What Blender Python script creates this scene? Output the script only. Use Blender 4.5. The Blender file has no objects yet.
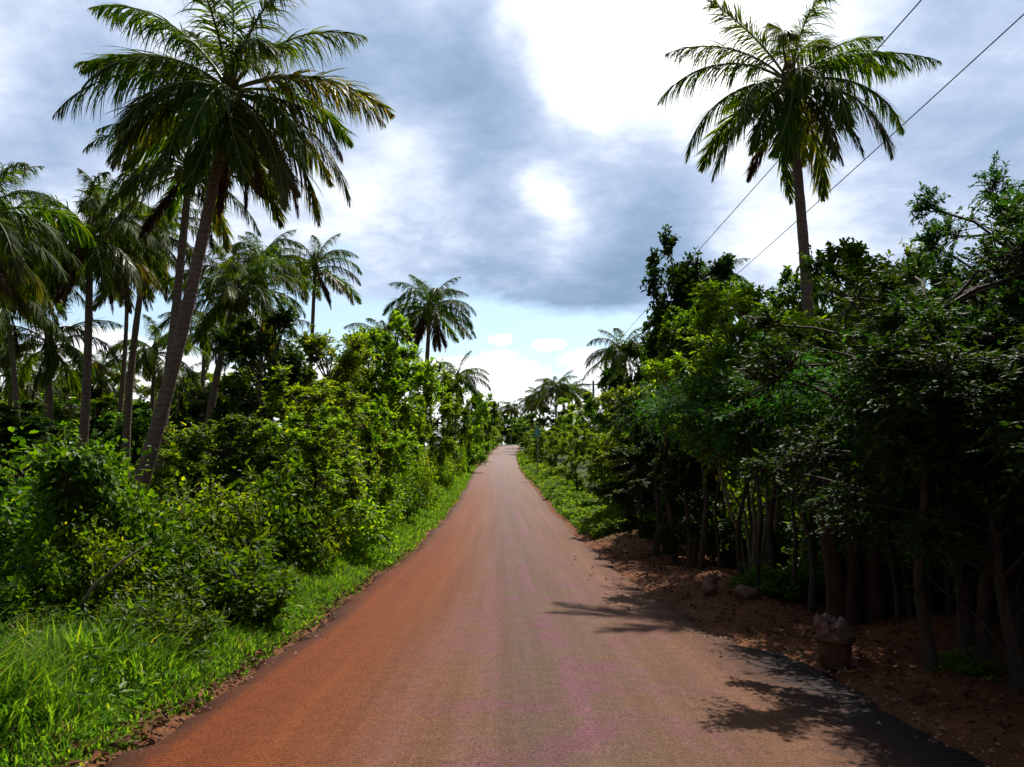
import bpy, math, random
import numpy as np
from mathutils import Vector, Matrix, Euler

R = math.radians
F = 796.0; CAMZ = 1.65; PITCH = math.atan(71.5/796.0)
SUN_AZ, SUN_EL = R(22), R(53)          # azimuth measured from +Y (forward) towards +X (right)
scene = bpy.context.scene
col = scene.collection
rng = np.random.default_rng(7)
random.seed(7)

# ------------------------------------------------------------------ camera maths
def ray(px, py):
    x = (px-512)/F; y = -(py-383.5)/F
    c, s = math.cos(PITCH), math.sin(PITCH)
    return Vector((x, c - y*s, s + y*c))
def pt(px, py, Y):
    r = ray(px, py); k = Y/r.y
    return Vector((r.x*k, Y, CAMZ + r.z*k))

# ------------------------------------------------------------------ terrain
PD = [-60,-10,0,4.5,11,16,23,36,54,81,133,181,215,260,330,500,3000]
PZ = [0.5,.1,0,-.1,-.40,-.58,-.80,-.86,-.52,.1,1.65,3.6,4.35,4.3,3.0,2.0,2.0]
CD = [-60,0,8,20,36,54,81,110,133,160,181,200,225,260,320,500,3000]
CX = [0,0,0.0,-.15,-.42,-.75,-1.45,-1.6,-1.45,-1.2,-.6,1.2,6,18,45,130,1600]
def smooth(xs, ys):
    g = np.arange(-60, 3000, 1.0); v = np.interp(g, xs, ys)
    k = np.exp(-np.linspace(-2,2,9)**2); k /= k.sum()
    vp = np.concatenate([np.full(4, v[0]), v, np.full(4, v[-1])])
    return g, np.convolve(vp, k, 'valid')
GP, VP = smooth(PD, PZ); GC, VC = smooth(CD, CX)
def prof(y): return np.interp(y, GP, VP)
def ctr(y): return np.interp(y, GC, VC)
def half_l(y): return 2.42 + 0.06*np.sin(y*.55) + .04*np.sin(y*1.7+1) + .03*np.sin(y*4.3)
def half_r(y):
    flare = 0.62/(1+np.exp((y-8.0)/.35))
    return 2.30 + flare + .05*np.sin(y*.6+2) + .035*np.sin(y*1.9) + .02*np.sin(y*5.1)
def sstep(a, b, x):
    t = np.clip((x-a)/(b-a), 0, 1); return t*t*(3-2*t)
def gz(x, y):
    x = np.asarray(x, float); y = np.asarray(y, float)
    u = x - ctr(y); z = prof(y)
    l = -u - half_l(y); r = u - half_r(y)
    n = .05*np.sin(x*1.3+y*.7)+.05*np.sin(x*.6-y*1.1+2)+.03*np.sin(x*2.9+y*2.3)
    off = np.where(l > 0, sstep(0,.25,l)*.05 + sstep(.3,1.6,l)*.12 - sstep(2,7,l)*.45 + n*sstep(.2,1.5,l), 0)
    mound = .55*np.exp(-(((u-4.0)/1.3)**2+((y-25)/3.2)**2)) + .22*np.exp(-(((u-3.3)/.7)**2+((y-12)/2.5)**2)) \
          + .3*np.exp(-(((u-4.6)/.7)**2+((y-8.2)/.9)**2))
    off = np.where(r > 0, sstep(0,.3,r)*.03 + mound*sstep(0,.8,r) - sstep(1.5,5,r)*.35 + n*.8*sstep(.2,1.5,r), off)
    inside = (l < 0) & (r < 0)
    off = np.where(inside, -.05, off)
    return z + off - .02
def G(x, y): return float(gz(x, y))

# ------------------------------------------------------------------ node helpers
def new_mat(name):
    m = bpy.data.materials.new(name); m.use_nodes = True
    nt = m.node_tree; nt.nodes.clear()
    out = nt.nodes.new('ShaderNodeOutputMaterial')
    return m, nt, out
def ramp(nt, stops, fac):
    n = nt.nodes.new('ShaderNodeValToRGB'); e = n.color_ramp.elements
    e[0].position, e[0].color = stops[0][0], (*stops[0][1], 1)
    e[1].position, e[1].color = stops[-1][0], (*stops[-1][1], 1)
    for p, c in stops[1:-1]:
        k = e.new(p); k.color = (*c, 1)
    nt.links.new(fac, n.inputs[0]); return n.outputs[0]
def noise(nt, scale, detail=4, rough=.55, vec=None, dist=0):
    n = nt.nodes.new('ShaderNodeTexNoise'); n.inputs['Scale'].default_value = scale
    n.inputs['Detail'].default_value = detail; n.inputs['Roughness'].default_value = rough
    n.inputs['Distortion'].default_value = dist
    if vec is not None: nt.links.new(vec, n.inputs['Vector'])
    return n.outputs['Fac']
def math_(nt, op, a, b=None, c=None, clamp=False):
    n = nt.nodes.new('ShaderNodeMath'); n.operation = op; n.use_clamp = clamp
    for i, v in enumerate((a, b, c)):
        if v is None: continue
        if isinstance(v, (int, float)): n.inputs[i].default_value = v
        else: nt.links.new(v, n.inputs[i])
    return n.outputs[0]
def mix(nt, fac, a, b, mode='MIX'):
    n = nt.nodes.new('ShaderNodeMix'); n.data_type = 'RGBA'; n.blend_type = mode
    for sock, v in ((n.inputs[0], fac), (n.inputs[6], a), (n.inputs[7], b)):
        if isinstance(v, (int, float)): sock.default_value = v
        elif isinstance(v, tuple): sock.default_value = (*v, 1)
        else: nt.links.new(v, sock)
    return n.outputs[2]
def bump(nt, h, strength, dist=.02):
    n = nt.nodes.new('ShaderNodeBump'); n.inputs['Strength'].default_value = strength
    n.inputs['Distance'].default_value = dist; nt.links.new(h, n.inputs['Height'])
    return n.outputs[0]
def principled(nt, out, colr, rough=.8, spec=.3, normal=None, metal=0):
    b = nt.nodes.new('ShaderNodeBsdfPrincipled')
    if isinstance(colr, tuple): b.inputs['Base Color'].default_value = (*colr, 1)
    else: nt.links.new(colr, b.inputs['Base Color'])
    if isinstance(rough, (int, float)): b.inputs['Roughness'].default_value = rough
    else: nt.links.new(rough, b.inputs['Roughness'])
    b.inputs['Specular IOR Level'].default_value = spec
    b.inputs['Metallic'].default_value = metal
    if normal is not None: nt.links.new(normal, b.inputs['Normal'])
    if out is not None: nt.links.new(b.outputs[0], out.inputs[0])
    return b.outputs[0]

def leaf_mat(name, dark, mid, light, trans=.35, rough=.42, spec=.45, tcol=None):
    m, nt, out = new_mat(name)
    g = nt.nodes.new('ShaderNodeNewGeometry'); oi = nt.nodes.new('ShaderNodeObjectInfo')
    c = ramp(nt, [(0, dark), (.5, mid), (.93, light), (1, (light[0]*1.7, light[1]*1.15, light[2]))], g.outputs['Random Per Island'])
    hsv = nt.nodes.new('ShaderNodeHueSaturation')
    nt.links.new(c, hsv.inputs['Color'])
    nt.links.new(math_(nt, 'MULTIPLY_ADD', oi.outputs['Random'], .035, .484), hsv.inputs['Hue'])
    nt.links.new(math_(nt, 'MULTIPLY_ADD', oi.outputs['Random'], .45, .8), hsv.inputs['Value'])
    b = principled(nt, None, hsv.outputs[0], rough, spec)
    t = nt.nodes.new('ShaderNodeBsdfTranslucent')
    tc = mix(nt, 1.0, hsv.outputs[0], tcol or (1.5, 1.5, .5), 'MULTIPLY')
    nt.links.new(tc, t.inputs['Color'])
    ms = nt.nodes.new('ShaderNodeMixShader'); ms.inputs[0].default_value = trans
    nt.links.new(b, ms.inputs[1]); nt.links.new(t.outputs[0], ms.inputs[2])
    nt.links.new(ms.outputs[0], out.inputs[0])
    return m
def bark_mat(name, c1, c2, scale=8, rings=False):
    m, nt, out = new_mat(name)
    tc = nt.nodes.new('ShaderNodeTexCoord')
    mp = nt.nodes.new('ShaderNodeMapping'); mp.inputs['Scale'].default_value = (1, 1, .25) if not rings else (1, 1, 2.2)
    nt.links.new(tc.outputs['Object'], mp.inputs[0])
    n = noise(nt, scale, 6, .65, mp.outputs[0])
    n2 = noise(nt, 1.3, 3, .5, tc.outputs['Object'])
    c = ramp(nt, [(.3, c1), (.7, c2)], n)
    c = mix(nt, math_(nt, 'MULTIPLY', n2, .55), c, (c1[0]*.55, c1[1]*.62, c1[2]*.5))
    h = n
    if rings:
        w = nt.nodes.new('ShaderNodeTexWave'); w.bands_direction = 'Z'; w.inputs['Scale'].default_value = 2.6
        w.inputs['Distortion'].default_value = 5; w.inputs['Detail'].default_value = 2
        nt.links.new(tc.outputs['Object'], w.inputs[0])
        c = mix(nt, math_(nt, 'MULTIPLY', math_(nt, 'POWER', w.outputs['Fac'], 4), .32), c, (c1[0]*.35, c1[1]*.35, c1[2]*.35))
        h = math_(nt, 'ADD', n, math_(nt, 'MULTIPLY', w.outputs['Fac'], -.3))
    principled(nt, out, c, .85, .2, bump(nt, h, .8, .02))
    return m

M = {}
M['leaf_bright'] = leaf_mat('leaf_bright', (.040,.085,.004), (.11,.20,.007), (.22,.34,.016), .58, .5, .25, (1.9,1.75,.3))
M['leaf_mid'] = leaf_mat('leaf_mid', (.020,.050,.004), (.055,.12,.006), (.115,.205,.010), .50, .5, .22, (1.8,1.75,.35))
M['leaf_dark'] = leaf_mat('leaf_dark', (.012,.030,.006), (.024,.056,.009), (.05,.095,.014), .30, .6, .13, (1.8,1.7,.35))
M['leaf_feather'] = leaf_mat('leaf_feather', (.014,.048,.009), (.028,.082,.014), (.055,.135,.02), .38, .6, .13, (1.7,1.7,.4))
M['grass'] = leaf_mat('grass_blades', (.035,.085,.006), (.105,.22,.011), (.22,.34,.03), .52, .6, .12)
M['weeds'] = leaf_mat('weed_leaves', (.05,.12,.010), (.10,.21,.012), (.19,.31,.025), .5, .6, .15)
M['cover'] = leaf_mat('cover_leaves', (.024,.070,.007), (.055,.14,.010), (.11,.21,.018), .45, .5, .25)
M['palm_green'] = leaf_mat('palm_green', (.016,.042,.006), (.040,.082,.008), (.095,.15,.012), .42, .6, .10, (2.9,2.5,.25))
M['palm_yellow'] = leaf_mat('palm_yellow', (.035,.065,.008), (.085,.115,.012), (.19,.17,.022), .42, .42, .4, (2.0,1.6,.3))
M['palm_dead'] = leaf_mat('palm_dead', (.035,.022,.012), (.075,.045,.022), (.15,.09,.04), .2, .7, .2, (1.2,1.0,.6))
M['rachis'] = leaf_mat('palm_rachis', (.10,.13,.03), (.13,.15,.03), (.17,.17,.04), .05, .45, .4)
M['banana'] = leaf_mat('banana_leaf', (.05,.14,.02), (.08,.20,.03), (.12,.26,.04), .45, .35, .5)
M['straw'] = leaf_mat('straw', (.12,.09,.03), (.24,.18,.07), (.36,.28,.13), .3, .8, .1, (1.1,1,.7))
M['litter'] = leaf_mat('dry_leaves', (.05,.022,.010), (.12,.055,.022), (.26,.14,.06), .1, .8, .2, (1,1,1))
M['bark'] = bark_mat('bark', (.035,.025,.018), (.105,.078,.058), 14)
M['bark_pale'] = bark_mat('bark_pale', (.13,.115,.07), (.30,.26,.17), 12)
M['palm_bark'] = bark_mat('palm_bark', (.125,.078,.062), (.36,.25,.215), 11, True)
M['stump'] = bark_mat('stump_bark', (.035,.018,.012), (.10,.052,.035), 10)

# ------------------------------------------------------------------ mesh helpers
class MB:
    def __init__(s): s.v = []; s.f = []; s.n = 0; s.mi = []
    def add(s, verts, faces, mi=0):
        verts = np.asarray(verts, float); faces = np.asarray(faces, int)
        s.v.append(verts); s.f.append((faces + s.n)); s.mi.append(np.full(len(faces), mi)); s.n += len(verts)
    def mesh(s, name, mats, smooth=False):
        me = bpy.data.meshes.new(name)
        V = np.concatenate(s.v); me.vertices.add(len(V)); me.vertices.foreach_set('co', V.ravel())
        starts = []; loops = []; tot = 0; cnt = []
        for f in s.f:
            k = f.shape[1]; loops.append(f.ravel()); cnt.append(np.full(len(f), k))
        cnt = np.concatenate(cnt); loops = np.concatenate(loops)
        st = np.concatenate([[0], np.cumsum(cnt)[:-1]])
        me.loops.add(len(loops)); me.loops.foreach_set('vertex_index', loops.astype(np.int32))
        me.polygons.add(len(cnt)); me.polygons.foreach_set('loop_start', st.astype(np.int32))
        me.polygons.foreach_set('loop_total', cnt.astype(np.int32))
        me.polygons.foreach_set('use_smooth', np.full(len(cnt), smooth))
        for m in (mats if isinstance(mats, (list, tuple)) else [mats]): me.materials.append(m)
        me.polygons.foreach_set('material_index', np.concatenate(s.mi).astype(np.int32))
        me.update(calc_edges=True)
        return me
    def tube(s, pts, radii, sides=8, cap=True, mi=0):
        P = np.asarray(pts, float); n = len(P)
        T = np.gradient(P, axis=0); T /= np.linalg.norm(T, axis=1)[:, None] + 1e-9
        a = np.array([0, 0, 1.]) if abs(T[0][2]) < .9 else np.array([1., 0, 0])
        A = np.cross(T, a); A /= np.linalg.norm(A, axis=1)[:, None] + 1e-9
        B = np.cross(T, A)
        th = np.linspace(0, 2*math.pi, sides, endpoint=False)
        rad = np.asarray(radii, float)
        if rad.ndim == 1: rad = rad[:, None]*np.ones(sides)
        V = P[:, None, :] + rad[:, :, None]*(A[:, None, :]*np.cos(th)[None, :, None] + B[:, None, :]*np.sin(th)[None, :, None])
        V = V.reshape(-1, 3)
        i = np.arange(n-1)[:, None]*sides; j = np.arange(sides)[None, :]; j2 = (j+1) % sides
        Fc = np.stack([i+j, i+j2, i+sides+j2, i+sides+j], -1).reshape(-1, 4)
        s.add(V, Fc, mi)
        if cap:
            c0 = P[-1] + T[-1]*rad[-1].mean()*.3
            k = s.n
            s.add([c0], np.zeros((0, 4), int), mi)
            b = k - sides
            s.f.append(np.array([[b+q, b+(q+1) % sides, k] for q in range(sides)])); s.mi.append(np.full(sides, mi))

def norm(a): return a/(np.linalg.norm(a, axis=-1, keepdims=True)+1e-9)
def leaves(mb, P, D, N, L, wr=.5, fold=.12, droop=.12, mi=0):
    D = norm(D); S = norm(np.cross(D, N)); N = np.cross(S, D)
    L = np.asarray(L, float)[:, None]; w = L*wr*.5
    b = P; tip = P + D*L - N*L*droop
    l1 = P + D*L*.28 + S*w*.85 + N*w*fold*2; r1 = P + D*L*.28 - S*w*.85 + N*w*fold*2
    l2 = P + D*L*.65 + S*w*.85 + N*(w*fold*2 - L*droop*.45); r2 = P + D*L*.65 - S*w*.85 + N*(w*fold*2 - L*droop*.45)
    V = np.stack([b, l1, l2, tip, r2, r1], 1).reshape(-1, 3)
    i = np.arange(len(P))[:, None]*6
    Fc = np.concatenate([i+np.array([[0, 3, 2, 1]]), i+np.array([[0, 5, 4, 3]])], 1).reshape(-1, 4)
    mb.add(V, Fc, mi)
def diam(mb, P, D, N, L, wr=.5, droop=.1, mi=0):
    D = norm(D); S = norm(np.cross(D, N)); N = np.cross(S, D)
    L = np.asarray(L, float)[:, None]; w = L*wr*.5
    V = np.stack([P, P+D*L*.45+S*w, P+D*L-N*L*droop, P+D*L*.45-S*w], 1).reshape(-1, 3)
    i = np.arange(len(P))[:, None]*4
    mb.add(V, (i+np.array([[0, 3, 2, 1]])), mi)
def prisms(mb, A, B, ra, rb, mi=0):
    D = norm(B-A); up = np.where(np.abs(D[:, 2:3]) < .9, np.array([[0, 0, 1.]]), np.array([[1., 0, 0]]))
    X = norm(np.cross(D, up)); Y = np.cross(D, X); vs = []
    for P, r in ((A, ra), (B, rb)):
        for k in range(3):
            a = k*2.0944; vs.append(P + (X*math.cos(a)+Y*math.sin(a))*r)
    V = np.stack(vs, 1).reshape(-1, 3); i = np.arange(len(A))[:, None]*6
    Fc = np.concatenate([i+np.array([[k, (k+1) % 3, 3+(k+1) % 3, 3+k]]) for k in range(3)], 1).reshape(-1, 4)
    mb.add(V, Fc, mi)

def link(o, parent=None):
    col.objects.link(o)
    if parent: o.parent = parent
    return o
def obj(name, me, parent=None): return link(bpy.data.objects.new(name, me), parent)
def empty(name, loc, rz=0):
    o = link(bpy.data.objects.new(name, None)); o.location = loc; o.rotation_euler.z = rz; o.empty_display_size = .2
    return o
def tag(o, label, cat=None, group=None, kind=None):
    if label: o['label'] = label
    if cat: o['category'] = cat
    if group: o['group'] = group
    if kind: o['kind'] = kind
    return o

# ------------------------------------------------------------------ plants
def sprays(mbL, mbT, C, rc, r, twigs, per, leaf, wr, upbias=.35, outc=None, outw=.5, shape='leaf', sag=.25, flat=.5, lr=.35):
    m = len(C)
    c = np.repeat(C, twigs, 0); rr = np.repeat(rc, twigs)[:, None]
    d = r.normal(size=(m*twigs, 3))
    if outc is not None: d += norm(c-outc)*outw*1.6
    d[:, 2] += upbias; d = norm(d)
    ln = rr*r.uniform(.55, 1.15, (m*twigs, 1))
    st = c + r.normal(size=c.shape)*rr*.12; en = st + d*ln
    en[:, 2] -= (ln[:, 0]**1.2)*sag*.5
    if mbT is not None: prisms(mbT, st, en, .011, .004)
    t = np.linspace(.22, 1.03, per)[None, :, None] + r.uniform(-.04, .04, (m*twigs, per, 1))
    P = st[:, None, :] + (en-st)[:, None, :]*t
    P[:, :, 2] -= (4*t*(1-t)*-.12*ln[:, None, :])[:, :, 0]
    d3 = norm(en-st)[:, None, :]*np.ones_like(t)
    side = norm(np.cross(d3, np.array([0, 0, 1.]))) * np.where(np.arange(per) % 2 == 0, 1, -1)[None, :, None]
    D = d3*.55 + side*.8 + r.normal(size=d3.shape)*.33; D[:, :, 2] -= .18
    N = r.normal(size=d3.shape)*flat; N[:, :, 2] += 1
    n = m*twigs*per
    L = leaf*r.uniform(1-lr, 1+lr, n)
    fn = leaves if shape == 'leaf' else diam
    fn(mbL, P.reshape(n, 3), D.reshape(n, 3), N.reshape(n, 3), L, wr)

def tree_proto(seed, H=6., W=4., base=.3, nclump=40, twigs=22, per=11, leaf=.12, wr=.5, trunk_r=.12, lean=.3,
               leafmat='leaf_mid', bark='bark', stems=1, shape='leaf', topw=.6, limbs=True, clump=.2, sides=7, hang=0):
    r = np.random.default_rng(seed); mt = MB(); ml = MB()
    # clump centres: a lumpy crown with voids between lobes
    nl = 7; lob = []
    for k in range(nl):
        z = base + (1-base)*(.12 + .8*k/(nl-1)); a = k*2.4 + r.uniform(-.5, .5)
        w = math.sin(min(1, (z-base)/(1-base)+.22)*math.pi*.78)**.7
        if z > .9: w *= topw
        lob.append((math.cos(a)*w*.27*W*r.uniform(.5, 1.25), math.sin(a)*w*.27*W*r.uniform(.5, 1.25), z*H*.96, r.uniform(.75, 1.25)))
    C = []
    while len(C) < nclump:
        l = lob[r.integers(nl)]; d = norm(r.normal(size=3))*r.uniform(.25, 1)**.5*.24*W*l[3]; d[2] *= .85
        p = np.array(l[:3]) + d
        if H*base*.6 < p[2] < H*.97: C.append(p)
    C = np.array(C); rc = clump*W*r.uniform(.6, 1.2, len(C))*.6
    axis = np.array([0, 0, H*.5])
    sprays(ml, mt, C, rc, r, twigs, per, leaf, wr, outc=axis, shape=shape, sag=.3+hang)
    # trunk(s)
    tops = []
    for s in range(stems):
        a = s*2.399+r.uniform(0, 1); off = (0 if stems == 1 else .1*W*.5)
        b0 = np.array([math.cos(a)*off*.4, math.sin(a)*off*.4, -.25])
        top = np.array([math.cos(a)*off*2.2+r.uniform(-1, 1)*lean, math.sin(a)*off*2.2+r.uniform(-1, 1)*lean, H*r.uniform(.72, .86)])
        if stems > 1: top[2] *= r.uniform(.6, 1)
        n = 9; t = np.linspace(0, 1, n)[:, None]
        P = b0 + (top-b0)*t + np.concatenate([r.normal(size=(n, 2))*.05*trunk_r/.12, np.zeros((n, 1))], 1)*np.sin(t*math.pi) 
        P[:, :2] += (np.sin(t*math.pi)*r.uniform(-1, 1, 2)*lean*.5)
        rad = trunk_r*(1-.8*t[:, 0])*(1+.5*np.exp(-t[:, 0]*14))
        if stems > 1: rad *= .55
        mt.tube(P, rad, sides); tops.append(P)
    allP = np.concatenate(tops)
    for c in C:
        low = allP[allP[:, 2] < c[2]-.15*H*.5]
        if len(low) == 0: low = allP[:2]
        dd = np.linalg.norm(low-c, axis=1); s = low[np.argmin(dd + r.uniform(0, .6, len(dd)))]
        t = np.linspace(0, 1, 5)[:, None]; mid = s+(c-s)*t
        mid[:, 2] += np.sin(t[:, 0]*math.pi)*np.linalg.norm(c-s)*.08
        mid[1:4] += r.normal(size=(3, 3))*.04
        mt.tube(mid, trunk_r*.26*(1-.75*t[:, 0])+.006, 4, cap=False)
    return dict(H=H, W=W, t=mt.mesh('trunk', M[bark], True), c=ml.mesh('crown', M[leafmat]))

def bush_proto(seed, H=1.8, W=2.4, shoots=70, per=26, leaf=.10, wr=.55, leafmat='leaf_bright', shape='leaf', arch=.5, bark='bark'):
    r = np.random.default_rng(seed); mt = MB(); ml = MB()
    n = shoots
    a = r.uniform(0, 2*math.pi, n); rad = np.sqrt(r.uniform(0, 1, n))
    st = np.stack([np.cos(a)*rad*W*.16, np.sin(a)*rad*W*.16, np.full(n, -.1)], 1)
    hh = H*(1-.5*rad**2)*r.uniform(.3, 1.05, n)*np.where(r.uniform(0, 1, n) < .16, 1.45, 1)
    en = np.stack([np.cos(a)*rad*W*.5, np.sin(a)*rad*W*.5, hh], 1)
    t = np.linspace(0, 1, per)[None, :, None]
    base = st[:, None]+(en-st)[:, None]*t
    base[:, :, 2] += (np.sin(t*math.pi*.9)*arch*.35*H*rad[:, None, None])[:, :, 0]
    w = r.normal(size=(n, 3))*.17*W
    base += w[:, None]*np.sin(t*math.pi)*.5
    for k in range(n): mt.tube(base[k, ::5], np.linspace(.016, .005, len(base[k, ::5])), 3, cap=False)
    # leaves on short side twigs
    P = base[:, 3:]; T = norm(np.gradient(base, axis=1))[:, 3:]
    rep = 4
    P = np.repeat(P.reshape(-1, 3), rep, 0); T = np.repeat(T.reshape(-1, 3), rep, 0)
    q = norm(r.normal(size=P.shape)+T*.4); ln = r.uniform(.02, .24, (len(P), 1))*W/2.4
    P2 = P+q*ln
    D = q*.8+r.normal(size=P.shape)*.3; D[:, 2] -= .1
    N = r.normal(size=P.shape)*.5; N[:, 2] += 1
    fn = leaves if shape == 'leaf' else diam
    fn(ml, P2, D, N, leaf*r.uniform(.6, 1.3, len(P)), wr)
    return dict(H=H, W=W, t=mt.mesh('stems', M[bark], True), c=ml.mesh('foliage', M[leafmat]))

PR = {}
for i in range(3):
    PR['bright', i] = tree_proto(11+i, 6, 4, .14, 62, 22, 11, .125, .52, .085, .5, 'leaf_bright', 'bark')
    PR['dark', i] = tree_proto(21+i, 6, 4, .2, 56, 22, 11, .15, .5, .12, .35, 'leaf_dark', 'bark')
for i in range(2):
    PR['mid', i] = tree_proto(31+i, 6, 4, .22, 58, 22, 11, .13, .5, .11, .35, 'leaf_mid', 'bark')
    PR['feather', i] = tree_proto(41+i, 6, 4.4, .3, 74, 28, 24, .085, .36, .085, .6, 'leaf_feather', 'bark', shape='diam', hang=.35)
    PR['stems', i] = tree_proto(51+i, 6, 3.6, .46, 54, 24, 11, .12, .42, .09, .7, 'leaf_bright', 'bark_pale', stems=8)
    PR['far', i] = tree_proto(61+i, 6, 4.4, .12, 44, 15, 9, .24, .55, .13, .3, 'leaf_bright', 'bark', shape='diam', sides=5)
    PR['fardark', i] = tree_proto(66+i, 6, 4.2, .15, 44, 15, 9, .24, .55, .13, .3, 'leaf_mid', 'bark', shape='diam', sides=5)
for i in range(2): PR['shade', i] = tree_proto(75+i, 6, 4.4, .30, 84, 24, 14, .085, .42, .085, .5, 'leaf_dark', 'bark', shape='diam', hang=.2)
for i in range(3):
    PR['bush', i] = bush_proto(81+i, leafmat='leaf_bright')
for i in range(2):
    PR['bushdark', i] = bush_proto(86+i, leafmat='leaf_mid', leaf=.13, shoots=60)
    PR['weedy', i] = bush_proto(91+i, H=1., W=1.2, shoots=26, per=20, leaf=.085, wr=.4, leafmat='weeds', arch=.2)
cnt = {}
PART = {'tree': ('trunk', 'crown'), 'shrub': ('stems', 'foliage')}
def plant(kind, x, y, h, w, label, name, cat, group=None, var=None, tilt=0):
    keys = [k for k in PR if k[0] == kind]
    i = cnt.get(kind, 0) if var is None else var; cnt[kind] = cnt.get(kind, 0)+1
    p = PR[keys[i % len(keys)]]
    o = empty(name, (x, y, G(x, y)-.03), random.uniform(0, 6.28))
    o.scale = (w/p['W'], w/p['W'], h/p['H'])
    if tilt: o.rotation_euler.x = tilt
    pn = PART['shrub' if kind in ('bush', 'bushdark', 'weedy') else 'tree']
    obj(pn[0], p['t'], o); obj(pn[1], p['c'], o)
    tag(o, label, cat, group)
    return o
def plant_px(kind, px, d, top, wpx, label, name='broadleaf_tree', cat='tree', group=None, var=None, tilt=0):
    X = pt(px, 455, d).x; z = pt(px, top, d).z
    return plant(kind, X, d, z-G(X, d), wpx*d/F, label, name, cat, group, var, tilt)

# ------------------------------------------------------------------ coconut palms
FR = {}
def frond_mesh(e0, bend, mat, v):
    key = (round(e0/10), round(bend/12), mat, v)
    if key in FR: return FR[key]
    e0, bend = key[0]*10, key[1]*12
    r = np.random.default_rng(abs(hash((key[0], key[1], v, len(mat)))) % 99991)
    mb = MB(); n = 24; L = 1.0
    t = np.linspace(0, 1, n); ang = np.radians(e0 - bend*t**1.2)
    yaw = np.radians(r.uniform(-34, 34))*t**1.8
    step = np.stack([np.cos(ang)*np.cos(yaw), np.cos(ang)*np.sin(yaw), np.sin(ang)], 1)*(L/(n-1))
    P = np.concatenate([[[0, 0, 0]], np.cumsum(step[1:], 0)])
    mb.tube(P, np.linspace(.012, .0022, n), 5, cap=False, mi=1)
    T = norm(np.gradient(P, axis=0))
    m = 112
    for sgn in (-1, 1):
        tt = np.linspace(.17, .995, m) + r.uniform(-.004, .004, m)
        tt = np.clip(tt, 0, 1)
        p = np.stack([np.interp(tt, t, P[:, k]) for k in range(3)], 1)
        td = norm(np.stack([np.interp(tt, t, T[:, k]) for k in range(3)], 1))
        side = norm(np.cross(td, np.array([0, 0, 1.])))*sgn
        upv = np.cross(side, td)*sgn; upv = np.where(upv[:, 2:3] < 0, -upv, upv)
        s = (tt-.17)/.83
        ll = .285*np.clip(np.sin(np.pi*(s*.80+.18)), .05, 1)**.8*r.uniform(.7, 1.12, m)
        fw = .75+1.3*s
        vee = r.normal(.12, .18, m)[:, None]
        d0 = norm(side*1.0 + td*fw[:, None] + upv*vee + r.normal(size=(m, 3))*.12)
        gap_ = np.sin(np.arange(m)*r.uniform(.25, .5)+r.uniform(0, 6)) > .965; ll = np.where(gap_, ll*.15, ll)
        g = (1.5+.8*np.sin(np.arange(m)*.35+r.uniform(0, 6)))*r.uniform(.5, 1.5, m)*(1.0 if mat != 'palm_dead' else 1.8)
        segs = 4; q = p.copy(); pts = [q]; d = d0
        for k in range(segs):
            d = norm(d + np.array([0, 0, -1.])*g[:, None]*.30)
            q = q + d*(ll/segs)[:, None]; pts.append(q)
        ww = (.0050*r.uniform(.8, 1.2, m))[:, None]
        wv = norm(np.cross(d0, upv)+r.normal(size=(m, 3))*.25)
        prof_w = [.55, 1, .95, .65, .04]
        V = []
        for k, q in enumerate(pts): V += [q-wv*ww*prof_w[k], q+wv*ww*prof_w[k]]
        V = np.stack(V, 1).reshape(-1, 3); i = np.arange(m)[:, None]*10
        Fc = np.concatenate([i+np.array([[2*k, 2*k+1, 2*k+3, 2*k+2]]) for k in range(segs)], 1).reshape(-1, 4)
        mb.add(V, Fc, 0)
    FR[key] = mb.mesh('frond', [M[mat], M['rachis'] if mat != 'palm_dead' else M['litter']])
    return FR[key]
def ball_mesh(r=.12):
    mb = MB(); n = 8
    t = np.linspace(0, math.pi, n); P = np.stack([np.zeros(n), np.zeros(n), -np.cos(t)*r*1.2], 1)
    mb.tube(P, np.sin(t)*r+.001, 10); return mb.mesh('coconut', M['coconut'], True)
m_, nt_, out_ = new_mat('coconut'); principled(nt_, out_, ramp(nt_, [(.3, (.10,.12,.02)), (.7, (.22,.15,.05))], noise(nt_, 4)), .5, .4); M['coconut'] = m_
NUT = ball_mesh()
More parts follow.
